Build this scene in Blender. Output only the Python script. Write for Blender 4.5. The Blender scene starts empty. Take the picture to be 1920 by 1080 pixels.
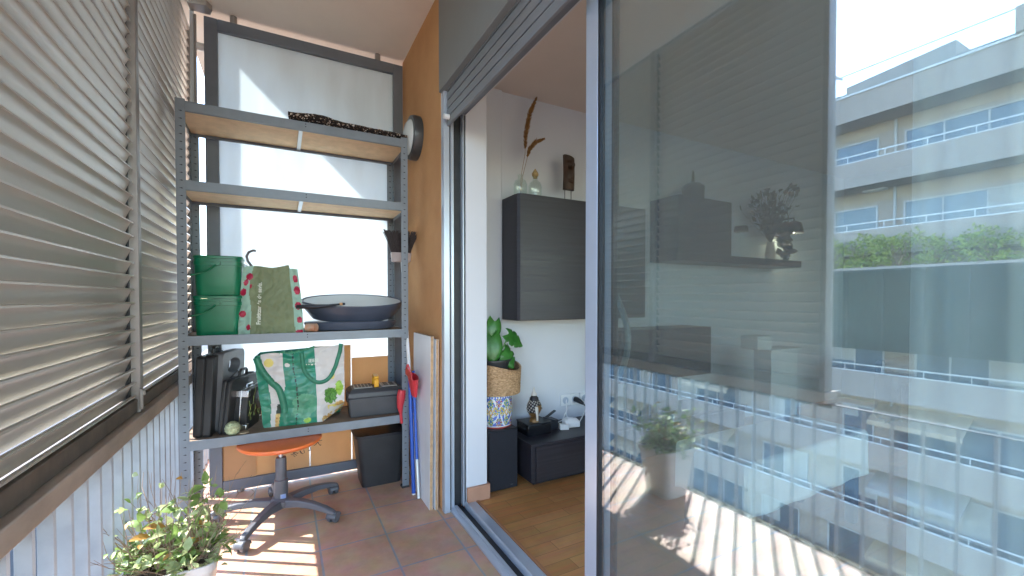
import bpy, bmesh, math, random
from mathutils import Vector, Matrix, noise as mnoise
random.seed(7)
R = math.radians
sc = bpy.context.scene
COL = sc.collection
PI = math.pi

# ------------------------------------------------------------------ helpers
class MB:
    """collects simple solids in world space, links them as ONE mesh object"""
    def __init__(s): s.v = []; s.f = []; s.m = []
    def add(s, vs, fs, mi=0, xf=None):
        b = len(s.v)
        if xf is not None: vs = [xf @ Vector(p) for p in vs]
        s.v += [tuple(p) for p in vs]
        for i, f in enumerate(fs):
            s.f.append([b + k for k in f]); s.m.append(mi[i] if isinstance(mi, list) else mi)
        return s
    def box(s, x0, x1, y0, y1, z0, z1, mi=0, xf=None):
        v = [(x, y, z) for x in (x0, x1) for y in (y0, y1) for z in (z0, z1)]
        f = [(0,1,3,2),(4,6,7,5),(0,4,5,1),(2,3,7,6),(0,2,6,4),(1,5,7,3)]
        return s.add(v, f, mi, xf)
    def prism(s, poly, a0, a1, axis='y', mi=0, xf=None):
        """poly in the plane across axis: y -> (x,z); x -> (y,z); z -> (x,y)"""
        def P(p, a):
            return (p[0], a, p[1]) if axis == 'y' else (a, p[0], p[1]) if axis == 'x' else (p[0], p[1], a)
        n = len(poly)
        v = [P(p, a0) for p in poly] + [P(p, a1) for p in poly]
        f = [tuple(range(n)), tuple(range(2*n-1, n-1, -1))] + [(i, (i+1) % n, n+(i+1) % n, n+i) for i in range(n)]
        return s.add(v, f, mi, xf)
    def tube(s, pts, r, n=8, mi=0, xf=None, caps=True):
        pts = [Vector(p) for p in pts]; k = len(pts)
        rr = r if isinstance(r, (list, tuple)) else [r]*k
        t0 = (pts[1]-pts[0]).normalized()
        u = t0.orthogonal().normalized()
        v = []
        for i, p in enumerate(pts):
            t = (pts[min(i+1, k-1)]-pts[max(i-1, 0)]).normalized()
            u = (u - t*u.dot(t)); u = u.normalized() if u.length > 1e-6 else t.orthogonal().normalized()
            w = t.cross(u)
            for j in range(n):
                a = 2*PI*j/n
                v.append(p + (u*math.cos(a)+w*math.sin(a))*rr[i])
        f = [(i*n+j, i*n+(j+1) % n, (i+1)*n+(j+1) % n, (i+1)*n+j) for i in range(k-1) for j in range(n)]
        if caps: f += [tuple(range(n))[::-1], tuple((k-1)*n+j for j in range(n))]
        return s.add(v, f, mi, xf)
    def lathe(s, prof, c, n=32, sx=1, sy=1, mi=0, xf=None, axis='z', mf=None):
        """prof [(r,h)...] turned about an axis through c"""
        v = []; c = Vector(c)
        for r, h in prof:
            for j in range(n):
                a = 2*PI*j/n; p = (r*math.cos(a)*sx, r*math.sin(a)*sy, h)
                if axis == 'x': p = (p[2], p[0], p[1])
                if axis == 'y': p = (p[0], p[2], p[1])
                v.append(c + Vector(p))
        k = len(prof); f = []; ms = []
        for i in range(k-1):
            for j in range(n):
                f.append((i*n+j, i*n+(j+1) % n, (i+1)*n+(j+1) % n, (i+1)*n+j))
                ms.append(mf(j/n, i/(k-1)) if mf else mi)
        if prof[0][0] > 1e-6: f.append(tuple(range(n))[::-1]); ms.append(mi)
        if prof[-1][0] > 1e-6: f.append(tuple((k-1)*n+j for j in range(n))); ms.append(mi)
        return s.add(v, f, ms, xf)
    def grid(s, fn, nu, nv, mi=0, mf=None, closed=False, xf=None):
        v = [fn(i/nu, j/nv) for j in range(nv+1) for i in range(nu+1)]
        f = []; ms = []
        for j in range(nv):
            for i in range(nu):
                a = j*(nu+1)+i
                f.append((a, a+1, a+nu+2, a+nu+1)); ms.append(mf((i+.5)/nu, (j+.5)/nv) if mf else mi)
        return s.add(v, f, ms, xf)
    def build(s, name, mats, parent=None, bevel=0, smooth=35, solid=0, seg=2, sub=0):
        me = bpy.data.meshes.new(name)
        off = wloc(parent)
        me.from_pydata([(a-off[0], b-off[1], c-off[2]) for a, b, c in s.v], [], s.f)
        for m in (mats if isinstance(mats, (list, tuple)) else [mats]): me.materials.append(m)
        me.polygons.foreach_set('material_index', s.m)
        bm = bmesh.new(); bm.from_mesh(me)
        bmesh.ops.remove_doubles(bm, verts=bm.verts, dist=1e-6)
        if not solid: bmesh.ops.recalc_face_normals(bm, faces=bm.faces)
        bm.to_mesh(me); bm.free()
        if smooth:
            me.polygons.foreach_set('use_smooth', [True]*len(me.polygons))
            me.set_sharp_from_angle(angle=R(smooth))
        o = bpy.data.objects.new(name, me); COL.objects.link(o)
        if parent: o.parent = parent
        if solid:
            md = o.modifiers.new('thick', 'SOLIDIFY'); md.thickness = solid; md.offset = 0
        if sub:
            md = o.modifiers.new('sub', 'SUBSURF'); md.levels = sub; md.render_levels = sub
        if bevel:
            md = o.modifiers.new('bevel', 'BEVEL'); md.width = bevel; md.segments = seg
            md.limit_method = 'ANGLE'; md.angle_limit = R(40)
        return o

def wloc(o):
    p = Vector((0, 0, 0))
    while o is not None: p += o.location; o = o.parent
    return p
def tag(o, label=None, cat=None, group=None, kind=None):
    if label: o['label'] = label
    if cat: o['category'] = cat
    if group: o['group'] = group
    if kind: o['kind'] = kind
    return o
def thing(name, label, cat, loc, group=None):
    o = bpy.data.objects.new(name, None); COL.objects.link(o)
    o.empty_display_size = .05; o.location = loc
    return tag(o, label, cat, group)
def copy_tree(o, parent=None):
    c = o.copy(); COL.objects.link(c); c.parent = parent
    for ch in list(o.children): copy_tree(ch, c)
    return c

# ------------------------------------------------------------------ materials
def nodes(name):
    m = bpy.data.materials.new(name); m.use_nodes = True
    nt = m.node_tree; b = nt.nodes['Principled BSDF']
    return m, nt, b
def mul(c, k): return tuple(min(1, a*k) for a in c)
def M(name, col, rough=.5, metal=0, var=.1, scale=6, detail=4, bump=0, bscale=80, spec=.5, stretch=(1,1,1), col2=None, trans=0, rvar=0):
    m, nt, b = nodes(name); L = nt.links
    b.inputs['Roughness'].default_value = rough; b.inputs['Metallic'].default_value = metal
    b.inputs['Specular IOR Level'].default_value = spec
    tc = nt.nodes.new('ShaderNodeTexCoord'); mp = nt.nodes.new('ShaderNodeMapping')
    mp.inputs['Scale'].default_value = stretch; L.new(tc.outputs['Object'], mp.inputs['Vector'])
    n = nt.nodes.new('ShaderNodeTexNoise'); n.inputs['Scale'].default_value = scale; n.inputs['Detail'].default_value = detail
    n.inputs['Roughness'].default_value = .6
    L.new(mp.outputs['Vector'], n.inputs['Vector'])
    cr = nt.nodes.new('ShaderNodeValToRGB'); L.new(n.outputs['Fac'], cr.inputs['Fac'])
    cr.color_ramp.elements[0].position = .3; cr.color_ramp.elements[1].position = .7
    cr.color_ramp.elements[0].color = (*mul(col, 1-var), 1)
    cr.color_ramp.elements[1].color = (*(col2 or mul(col, 1+var)), 1)
    L.new(cr.outputs['Color'], b.inputs['Base Color'])
    if rvar:
        mr = nt.nodes.new('ShaderNodeMapRange'); L.new(n.outputs['Fac'], mr.inputs['Value'])
        mr.inputs['From Min'].default_value = .3; mr.inputs['From Max'].default_value = .7
        mr.inputs['To Min'].default_value = rough-rvar; mr.inputs['To Max'].default_value = rough+rvar
        L.new(mr.outputs['Result'], b.inputs['Roughness'])
    if bump:
        n2 = nt.nodes.new('ShaderNodeTexNoise'); n2.inputs['Scale'].default_value = bscale; n2.inputs['Detail'].default_value = 5
        L.new(mp.outputs['Vector'], n2.inputs['Vector'])
        bp = nt.nodes.new('ShaderNodeBump'); bp.inputs['Strength'].default_value = bump; bp.inputs['Distance'].default_value = .01
        L.new(n2.outputs['Fac'], bp.inputs['Height']); L.new(bp.outputs['Normal'], b.inputs['Normal'])
    if trans:
        out = nt.nodes['Material Output']; tl = nt.nodes.new('ShaderNodeBsdfTranslucent'); mx = nt.nodes.new('ShaderNodeMixShader')
        L.new(cr.outputs['Color'], tl.inputs['Color']); mx.inputs['Fac'].default_value = trans
        L.new(b.outputs['BSDF'], mx.inputs[1]); L.new(tl.outputs['BSDF'], mx.inputs[2]); L.new(mx.outputs['Shader'], out.inputs['Surface'])
    return m
def emit(name, col, s):
    m, nt, b = nodes(name); b.inputs['Emission Color'].default_value = (*col, 1); b.inputs['Emission Strength'].default_value = s
    b.inputs['Base Color'].default_value = (*col, 1)
    return m
def glass_mat(name, tint, refl, ior=1.5, rough=0.0, film=0):
    """clear pane: transparent body with a mirror coat (Fresnel plus the coating of solar glass)"""
    m, nt, b = nodes(name); L = nt.links; nt.nodes.remove(b)
    t = nt.nodes.new('ShaderNodeBsdfTransparent'); t.inputs['Color'].default_value = (*tint, 1)
    g = nt.nodes.new('ShaderNodeBsdfGlossy'); g.inputs['Roughness'].default_value = rough
    g.inputs['Color'].default_value = (.93, .97, 1, 1)
    lw = nt.nodes.new('ShaderNodeLayerWeight'); lw.inputs['Blend'].default_value = .5
    pw = nt.nodes.new('ShaderNodeMath'); pw.operation = 'POWER'; pw.inputs[1].default_value = 5; L.new(lw.outputs['Facing'], pw.inputs[0])
    ad = nt.nodes.new('ShaderNodeMath'); ad.operation = 'MULTIPLY_ADD'; ad.use_clamp = True; ad.inputs[1].default_value = .8; ad.inputs[2].default_value = refl
    L.new(pw.outputs[0], ad.inputs[0])
    mx = nt.nodes.new('ShaderNodeMixShader'); L.new(ad.outputs[0], mx.inputs['Fac'])
    L.new(t.outputs[0], mx.inputs[1]); L.new(g.outputs[0], mx.inputs[2])
    last = mx
    if film:   # milky haze over the reflection, mixed in as a smeared diffuse layer
        tc = nt.nodes.new('ShaderNodeTexCoord'); mp = nt.nodes.new('ShaderNodeMapping'); mp.inputs['Scale'].default_value = (1, 1.2, .5); mp.inputs['Rotation'].default_value = (.5, 0, 0)
        nz = nt.nodes.new('ShaderNodeTexNoise'); nz.inputs['Scale'].default_value = 5; nz.inputs['Detail'].default_value = 9; nz.inputs['Roughness'].default_value = .65
        L.new(tc.outputs['Object'], mp.inputs['Vector']); L.new(mp.outputs['Vector'], nz.inputs['Vector'])
        mr = nt.nodes.new('ShaderNodeMapRange'); L.new(nz.outputs['Fac'], mr.inputs['Value']); mr.inputs['From Min'].default_value = .3; mr.inputs['From Max'].default_value = .75
        mr.inputs['To Min'].default_value = film*.5; mr.inputs['To Max'].default_value = film*1.7
        d1 = nt.nodes.new('ShaderNodeBsdfDiffuse'); d2 = nt.nodes.new('ShaderNodeBsdfTranslucent')
        for d_ in (d1, d2): d_.inputs['Color'].default_value = (.84, .84, .81, 1)
        md = nt.nodes.new('ShaderNodeMixShader'); md.inputs[0].default_value = .5; L.new(d1.outputs[0], md.inputs[1]); L.new(d2.outputs[0], md.inputs[2])
        m2 = nt.nodes.new('ShaderNodeMixShader'); L.new(mr.outputs['Result'], m2.inputs[0]); L.new(mx.outputs[0], m2.inputs[1]); L.new(md.outputs[0], m2.inputs[2]); last = m2
    L.new(last.outputs[0], nt.nodes['Material Output'].inputs['Surface'])
    return m
def sheer(name, col, open_, tl=.5):
    m, nt, b = nodes(name); L = nt.links
    b.inputs['Base Color'].default_value = (*col, 1); b.inputs['Roughness'].default_value = .9
    t = nt.nodes.new('ShaderNodeBsdfTransparent'); tr = nt.nodes.new('ShaderNodeBsdfTranslucent'); tr.inputs['Color'].default_value = (*col, 1)
    m1 = nt.nodes.new('ShaderNodeMixShader'); m2 = nt.nodes.new('ShaderNodeMixShader'); m1.inputs[0].default_value = tl; m2.inputs[0].default_value = open_
    L.new(b.outputs[0], m1.inputs[1]); L.new(tr.outputs[0], m1.inputs[2]); L.new(m1.outputs[0], m2.inputs[1]); L.new(t.outputs[0], m2.inputs[2])
    L.new(m2.outputs[0], nt.nodes['Material Output'].inputs['Surface'])
    return m
def brick_mat(name, c1, c2, mortar, w, h, ox=0, oy=0, offset=0, ms=.004, rough=.5, rot=0, bump=.4, nscale=9, nmix=.25, spec=.4, grain=None):
    m, nt, b = nodes(name); L = nt.links
    tc = nt.nodes.new('ShaderNodeTexCoord'); mp = nt.nodes.new('ShaderNodeMapping'); mp.vector_type = 'TEXTURE'
    mp.inputs['Location'].default_value = (ox, oy, 0); mp.inputs['Rotation'].default_value = (0, 0, rot)
    L.new(tc.outputs['Object'], mp.inputs['Vector'])
    br = nt.nodes.new('ShaderNodeTexBrick'); br.offset = offset; br.squash = 1
    br.inputs['Color1'].default_value = (*c1, 1); br.inputs['Color2'].default_value = (*c2, 1); br.inputs['Mortar'].default_value = (*mortar, 1)
    br.inputs['Scale'].default_value = 1; br.inputs['Mortar Size'].default_value = ms; br.inputs['Mortar Smooth'].default_value = .15
    br.inputs['Brick Width'].default_value = w; br.inputs['Row Height'].default_value = h
    L.new(mp.outputs['Vector'], br.inputs['Vector'])
    n = nt.nodes.new('ShaderNodeTexNoise'); n.inputs['Scale'].default_value = nscale; n.inputs['Detail'].default_value = 6
    mp2 = nt.nodes.new('ShaderNodeMapping'); mp2.inputs['Scale'].default_value = grain or (1, 1, 1)
    L.new(mp.outputs['Vector'], mp2.inputs['Vector']); L.new(mp2.outputs['Vector'], n.inputs['Vector'])
    mx = nt.nodes.new('ShaderNodeMix'); mx.data_type = 'RGBA'; mx.blend_type = 'OVERLAY'; mx.inputs['Factor'].default_value = nmix
    L.new(br.outputs['Color'], mx.inputs['A']); L.new(n.outputs['Color'], mx.inputs['B'])
    hs = nt.nodes.new('ShaderNodeHueSaturation'); hs.inputs['Saturation'].default_value = .95
    st = nt.nodes.new('ShaderNodeTexNoise'); st.inputs['Scale'].default_value = 3.1; st.inputs['Detail'].default_value = 8; st.inputs['Roughness'].default_value = .7
    L.new(tc.outputs['Object'], st.inputs['Vector'])
    sr = nt.nodes.new('ShaderNodeValToRGB'); sr.color_ramp.elements[0].position = .34; sr.color_ramp.elements[0].color = (.72,.68,.64,1); sr.color_ramp.elements[1].position = .56; sr.color_ramp.elements[1].color = (1,1,1,1)
    L.new(st.outputs['Fac'], sr.inputs['Fac'])
    m3 = nt.nodes.new('ShaderNodeMix'); m3.data_type = 'RGBA'; m3.blend_type = 'MULTIPLY'; m3.inputs['Factor'].default_value = .8
    L.new(mx.outputs['Result'], m3.inputs['A']); L.new(sr.outputs['Color'], m3.inputs['B'])
    L.new(m3.outputs['Result'], hs.inputs['Color']); L.new(hs.outputs['Color'], b.inputs['Base Color'])
    mr = nt.nodes.new('ShaderNodeMapRange'); L.new(n.outputs['Fac'], mr.inputs['Value']); mr.inputs['To Min'].default_value = rough-.15; mr.inputs['To Max'].default_value = rough+.15
    L.new(mr.outputs['Result'], b.inputs['Roughness']); b.inputs['Specular IOR Level'].default_value = spec
    iv = nt.nodes.new('ShaderNodeMath'); iv.operation = 'SUBTRACT'; iv.inputs[0].default_value = 1; L.new(br.outputs['Fac'], iv.inputs[1])
    ad = nt.nodes.new('ShaderNodeMath'); ad.operation = 'MULTIPLY_ADD'; L.new(n.outputs['Fac'], ad.inputs[0]); ad.inputs[1].default_value = .12; L.new(iv.outputs[0], ad.inputs[2])
    bp = nt.nodes.new('ShaderNodeBump'); bp.inputs['Strength'].default_value = bump; bp.inputs['Distance'].default_value = .004
    L.new(ad.outputs[0], bp.inputs['Height']); L.new(bp.outputs['Normal'], b.inputs['Normal'])
    return m

m_tile = brick_mat('terracotta_tiles', (.60,.36,.24), (.535,.305,.195), (.32,.32,.32), .2952, .2952, .4372, 2.4167, ms=.005, rough=.5, nmix=.35)
m_parquet = brick_mat('oak_parquet', (.58,.27,.075), (.46,.19,.045), (.24,.10,.03), .36, .075, offset=.37, ms=.0012, rough=.38, rot=0, bump=.15, nscale=5, nmix=.3, grain=(1,9,1))
m_ceil = M('painted_slab', (.80,.73,.63), .9, var=.04, scale=3, bump=.05, bscale=60)
m_orange = M('ochre_render', (.60,.29,.11), .85, var=.16, scale=1.7, detail=7, bump=.3, bscale=90, col2=(.66,.36,.16))
m_alu = M('grey_lacquered_metal', (.115,.125,.135), .38, metal=.0, var=.08, scale=4, rvar=.06)
m_aluL = M('satin_grey_frame', (.46,.51,.58), .28, metal=.35, var=.05, scale=5)
m_roll = M('roller_slat_metal', (.22,.235,.25), .4, metal=.2, var=.08, scale=5)
m_blackgap = M('black_rubber_and_shade', (.012,.014,.017), .5, var=.3, scale=20)  # rubber parts, also the painted-in shadow of the shutter channels
m_louver = M('louver_aluminium', (.55,.505,.45), .36, metal=.45, var=.07, scale=5, stretch=(1,.25,1), rvar=.08, bump=.03, bscale=150)
m_louverfr = M('louver_frame', (.36,.34,.32), .42, metal=.5, var=.12, scale=8, rvar=.08)
m_cap = M('weathered_cap', (.44,.36,.295), .6, metal=.2, var=.25, scale=9, rvar=.1, bump=.08, stretch=(1,.4,1))
m_darkrail = M('rail_shade_dark', (.045,.048,.03), .9, var=.4, scale=30)  # even dark tone for the rails, shade under the cap put into colour
m_blade = M('galvanised_blade', (.36,.375,.40), .42, metal=.45, var=.09, scale=14, rvar=.1, bump=.05, bscale=40)
m_part = M('slate_grey_frame', (.15,.17,.20), .45, var=.1, scale=6)
m_shelf = M('blue_grey_steel', (.21,.24,.27), .45, metal=.25, var=.1, scale=12, rvar=.08, bump=.03)
m_slot = M('slot_dark', (.03,.034,.04), .7, var=.1)
m_chipedge = M('chipboard_edge', (.46,.29,.16), .85, var=.25, scale=40)
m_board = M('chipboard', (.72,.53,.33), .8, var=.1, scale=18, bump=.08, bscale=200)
m_boardtop = M('chipboard_dark', (.27,.19,.13), .85, var=.2, scale=14)  # darker chipboard tone for the two lower shelves and board edges
m_lightmetal = M('zinc_strip', (.6,.64,.66), .35, metal=.4, var=.05)
m_plwhite = M('interior_plaster', (.60,.61,.64), .85, var=.02, scale=2)
m_plwarm = M('interior_ceiling_plaster', (.68,.60,.54), .9, var=.03, scale=2)
m_skirt = M('skirting_tile', (.42,.22,.14), .5, var=.1, scale=10)
m_espresso = M('wenge_laminate', (.024,.022,.029), .42, var=.35, scale=6, detail=8, stretch=(.4,1,14), rvar=.06)
m_black = M('satin_black', (.012,.013,.018), .4, var=.3, scale=8)
m_blackp = M('black_plastic', (.030,.031,.033), .42, var=.18, scale=10, bump=.05, bscale=160)
m_greyp = M('dark_grey_plastic', (.062,.064,.070), .45, var=.12, scale=9, bump=.04, bscale=160)
m_chairp = M('charcoal_nylon', (.115,.12,.135), .36, var=.12, scale=9)
m_steel = M('steel', (.7,.7,.7), .25, metal=1, var=.04)
m_green = M('green_plastic', (.007,.20,.095), .3, var=.18, scale=5, trans=.12)
m_orangeseat = M('orange_vinyl', (.90,.19,.04), .38, var=.08, scale=8, bump=.05, bscale=60)
m_cardb = M('cardboard', (.74,.49,.27), .85, var=.05, scale=5, bump=.04, trans=.5)
m_white = M('white_laminate', (.74,.76,.78), .4, var=.05, scale=4)
m_whitep = M('white_plastic', (.75,.75,.74), .4, var=.03)
m_red = M('red_plastic', (.62,.045,.06), .35, var=.08)
m_blue = M('blue_pole', (.02,.10,.48), .35, var=.08)
m_yellow = M('yellow_plastic', (.85,.42,.02), .4, var=.06)
m_bark = M('dry_twig', (.30,.21,.15), .85, var=.3, scale=30)
m_leafA = M('leaf_mid_green', (.20,.34,.09), .5, var=.3, scale=22, trans=.3, col2=(.34,.48,.13))
m_leafB = M('leaf_pale_green', (.42,.52,.22), .5, var=.2, scale=22, trans=.3, col2=(.60,.66,.36))
m_leafC = M('leaf_turning', (.45,.24,.05), .55, var=.3, scale=22, trans=.25)
m_mon = M('glossy_leaf', (.035,.17,.025), .28, var=.3, scale=14, trans=.15, col2=(.06,.24,.04))
m_soil = M('dry_soil', (.10,.07,.05), .95, var=.4, scale=40, bump=.6, bscale=60)
m_pot = M('white_glazed_pot', (.66,.64,.61), .35, var=.06, scale=5)
m_wick = M('seagrass_weave', (.44,.25,.12), .8, var=.35, scale=60, detail=2, stretch=(1,1,2.5), bump=.8, bscale=90, col2=(.62,.40,.22))
m_navy = M('navy_plastic', (.06,.075,.11), .32, var=.12, scale=7)
m_paleplate = M('pale_grey_plate', (.47,.52,.53), .5, var=.05, scale=4)
m_pane = glass_mat('solar_glass', (.87,.925,.925), .155, 1.45, film=.030)
m_bottle = glass_mat('bottle_glass', (.955,.98,.965), .05, 1.45)
def frosted(name):
    m, nt, b = nodes(name); L = nt.links
    b.inputs['Base Color'].default_value = (.80,.82,.83,1); b.inputs['Roughness'].default_value = .35
    tr = nt.nodes.new('ShaderNodeBsdfTranslucent')
    tc = nt.nodes.new('ShaderNodeTexCoord'); mp = nt.nodes.new('ShaderNodeMapping'); mp.inputs['Scale'].default_value = (1.6, 1, .35)
    nz = nt.nodes.new('ShaderNodeTexNoise'); nz.inputs['Scale'].default_value = 4; nz.inputs['Detail'].default_value = 7
    L.new(tc.outputs['Object'], mp.inputs['Vector']); L.new(mp.outputs['Vector'], nz.inputs['Vector'])
    cr = nt.nodes.new('ShaderNodeValToRGB'); cr.color_ramp.elements[0].position = .3; cr.color_ramp.elements[0].color = (.56,.61,.63,1); cr.color_ramp.elements[1].position = .6; cr.color_ramp.elements[1].color = (.66,.73,.765,1)
    L.new(nz.outputs['Fac'], cr.inputs['Fac']); L.new(cr.outputs['Color'], tr.inputs['Color'])
    mx = nt.nodes.new('ShaderNodeMixShader'); mx.inputs[0].default_value = .72
    L.new(b.outputs[0], mx.inputs[1]); L.new(tr.outputs[0], mx.inputs[2]); L.new(mx.outputs[0], nt.nodes['Material Output'].inputs['Surface'])
    return m
m_frost = frosted('frosted_glass')

# ------------------------------------------------------------------ setting
tag(MB().box(-.497, .80, -3.2, 6.6, -.25, 0).build('balcony_floor', m_tile, smooth=0), kind='structure')
tag(MB().prism([(-.56,-3.2),(.93,-3.2),(.93,6.6),(-.50,6.6),(-.50,3.19),(-.56,3.19)], 2.80, 3.02, 'z').build('balcony_ceiling', m_ceil, smooth=0), kind='structure')
tag(MB().box(.93, 5.6, -3.2, 2.6, -.25, .03).build('interior_floor', m_parquet, smooth=0), kind='structure')
tag(MB().box(.93, 5.6, -3.2, 2.52, 2.50, 2.66).build('interior_ceiling', m_plwarm, smooth=0), kind='structure')
m_street = M('asphalt', (.05,.05,.052), .9, var=.2, scale=.6)
tag(MB().box(-400, 400, -400, 400, -13.3, -13.0).build('street', m_street, smooth=0), kind='structure')

w = MB().box(.753, .93, 2.215, 3.036, 0, 2.80).build('orange_wall', m_orange, bevel=.006)
tag(w, 'ochre orange rendered wall between partition and door', 'wall')
w = MB().box(.76, .93, 3.0365, 6.6, 0, 2.80).build('neighbour_wall', M('pale_render', (.60,.52,.45), .9, var=.06, scale=2), smooth=0)  # out of view; pale colour chosen to keep orange bounce off the shutter
tag(w, 'unseen wall of the next balcony, made pale to cut orange bounce light', 'wall')
w = MB().box(.878, 1.005, 2.175, 2.62, .03, 2.50).build('door_reveal_wall', m_plwhite, bevel=.004)
tag(w, 'white plaster wall end beside the sliding door opening', 'wall')
MB().box(.880, 1.017, 2.160, 2.1745, .031, .115).box(1.0055, 1.017, 2.1745, 2.5, .031, .115).build('skirting', m_skirt, w, bevel=.002)
w = MB().box(1.005, 5.6, 2.52, 2.62, .03, 2.50).build('living_room_wall', m_plwhite, smooth=0)
tag(w, 'pale wall inside carrying the dark cabinets', 'wall')
# shallow pier in the corner of the room
MB().box(1.0055, 1.262, 2.500, 2.5197, .03, 2.50).build('pier', m_plwhite, w, bevel=.003)
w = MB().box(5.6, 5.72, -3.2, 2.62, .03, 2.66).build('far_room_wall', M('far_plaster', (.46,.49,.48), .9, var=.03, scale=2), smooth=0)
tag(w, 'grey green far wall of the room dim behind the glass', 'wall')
w = MB().box(.93, 1.4, -3.3, -3.2, -.2, 2.66).box(5.0, 5.72, -3.3, -3.2, -.2, 2.66).box(1.4, 5.0, -3.3, -3.2, -.2, .35).box(1.4, 5.0, -3.3, -3.2, 2.35, 2.66).build('rear_room_wall', m_plwhite, smooth=0)  # out of view; window opening added to brighten the room
tag(w, 'unseen white rear wall of the living room, wide window added for fill light', 'wall')
f = MB()
for x in (1.4005, 2.58, 3.77, 4.94): f.box(x, x+.059, -3.28, -3.22, .3505, 2.3495)
wf = f.build('fill_window_frame', m_whitep, w, smooth=0)  # frame of the added fill light opening
MB().box(1.46, 4.94, -3.253, -3.247, .3505, 2.3495).build('pane', m_bottle, wf, smooth=0)
w = MB().box(.80, 1.0, -3.2, 2.2, 2.27, 2.50).box(.80, .93, -3.2, 2.214, 2.50, 2.80).build('door_lintel', m_plwhite, smooth=0)
tag(w, 'white lintel wall over the glazed door opening', 'wall')

# ------------------------------------------------------------------ louvred shutters
def shutter(y0, y1, label, xn=-.478):
    t = thing('louvred_shutter', label, 'shutter', (xn, (y0+y1)/2, .73), 'sliding louvred shutters along the balcony edge')
    p = .0484; z = .792; b = MB()
    while z < 2.735:
        # slanted slat: rolled inner nose, falling outwards
        pr_ = [(xn+.001, z+.001), (xn+.0005, z+.0045), (xn-.005, z+.0025), (xn-.013, z-.015), (xn-.026, z-.0475), (xn-.0265, z-.0515),
               (xn-.0295, z-.0505), (xn-.029, z-.0465), (xn-.016, z-.0135), (xn-.0075, z+.006), (xn-.001, z+.008), (xn+.0035, z+.006), (xn+.004, z+.001)]
        jit = random.uniform(-.0006, .0006)
        b.prism([(x, zz+jit) for x, zz in pr_], y0+.012, y1-.014, 'y')
        z += p
    b.build('slats', m_louver, t, smooth=50)
    for yy, nm in ((y0-.022, 0), (y1+.004, 1)):
        MB().box(xn-.050, xn+.013, yy, yy+.024, .730, 2.765).build('stile', m_louverfr, t, bevel=.003)
    MB().box(xn-.05, xn+.004, y0+.0025, y1+.0035, .733, .782).build('bottom_rail', M('shutter_rail_brown', (.13,.10,.075), .6, var=.25, scale=12), t, bevel=.003)
    MB().box(xn-.05, xn+.004, y0+.0025, y1+.0035, 2.742, 2.763).build('top_rail', m_louverfr, t, bevel=.002)
    MB().box(xn-.050, xn-.014, y0+.0025, y0+.0115, .783, 2.741).build('channel_shade', m_blackgap, t, smooth=0)  # black filler standing in for the shadow at the slat ends
    MB().box(xn-.050, xn-.014, y1-.0135, y1+.0035, .783, 2.741).build('channel_shade', m_blackgap, t, smooth=0)  # same black shadow filler at the other slat ends
    return t
s1 = shutter(1.05, 2.035, 'wide grey louvred shutter panel nearest the viewer')
s2 = shutter(2.075, 3.165, 'louvred shutter panel running behind the shelving unit')
l = MB().box(-.466, -.456, 2.022, 2.036, .745, .82).box(-.459, -.449, 2.025, 2.033, .795, .812).build('latch', m_louverfr, s1, bevel=.002)

# ------------------------------------------------------------------ balcony railing
def railing(y0, y1, label):
    t = thing('balcony_railing', label, 'railing', (-.48, (y0+y1)/2, 0))
    yc = max(y0, 1.02)
    MB().box(-.56, -.452, yc, y1, .677, .729).build('cap', m_cap, t, bevel=.004)
    MB().box(-.512, -.4985, yc, y1, .655, .6765).build('rail', m_darkrail, t, smooth=0)  # dark strip put in for the shaded gap line under the cap
    if y0 < yc: MB().box(-.492, -.472, y0, yc-.001, .677, .681).build('rail', m_part, t, smooth=0)
    MB().box(-.492, -.476, y0, y1, .0005, .012).build('rail', m_darkrail, t, smooth=0)
    n = int((y1-y0)/.0952)
    for i in range(n):
        y = y0 + .03 + i*.0952
        MB().prism([(-.498, y-.0025), (-.496, y+.002), (-.470, y+.003), (-.466, y), (-.470, y-.003)], .0125, .6765, 'z').build('baluster', m_blade, t, smooth=0)
    return t
railing(-2.95, 3.05, 'metal balcony railing of upright blades with weathered brown cap')
railing(3.08, 6.4, 'neighbouring balcony railing beyond the frosted partition')

p = thing('corner_post', 'pale aluminium post between shutter end and partition', 'post', (-.435, 3.02, .73))
MB().box(-.448, -.430, 3.0, 3.026, .731, 2.799).build('shaft', m_lightmetal, p, bevel=.003)
MB().box(-.4295, -.4185, 3.006, 3.022, .731, 2.76).build('side_channel', m_louverfr, p, bevel=.002)
MB().prism([(-.447,2.925),(-.36,2.905),(-.335,2.95),(-.35,3.0),(-.447,2.998)], 2.768, 2.799, 'z').build('ceiling_bracket', m_louverfr, p, bevel=.003)
p = tag(MB().tube([(-.418,3.014,2.585),(-.3835,3.014,2.585)], .021, 16).build('spacer', m_whitep), 'short cream spacer cylinder joining post and partition frame', 'spacer')

# ------------------------------------------------------------------ frosted partition
p = thing('balcony_partition', 'tall grey framed partition with frosted white glass', 'partition', (.18, 3.01, 0))
f = MB().box(-.382, -.318, 2.992, 3.034, .005, 2.756).box(.680, .744, 2.992, 3.034, .005, 2.756)
f.box(-.3175, .6795, 2.992, 3.034, 2.690, 2.756).box(-.3175, .6795, 2.992, 3.034, .016, .078)
f.build('frame', m_part, p, bevel=.003)
MB().box(-.322, .684, 3.016, 3.024, .074, 2.694).build('frosted_pane', m_frost, p, smooth=0)
for x in (-.24, .58):
    MB().tube([(x,3.013,2.7565),(x,3.013,2.7995)], .019, 16).build('pin', m_louverfr, p)
for x in (-.23, .60):
    MB().tube([(x,3.013,.0005),(x,3.013,.0155)], .02, 16).build('foot', m_louverfr, p)
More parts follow.
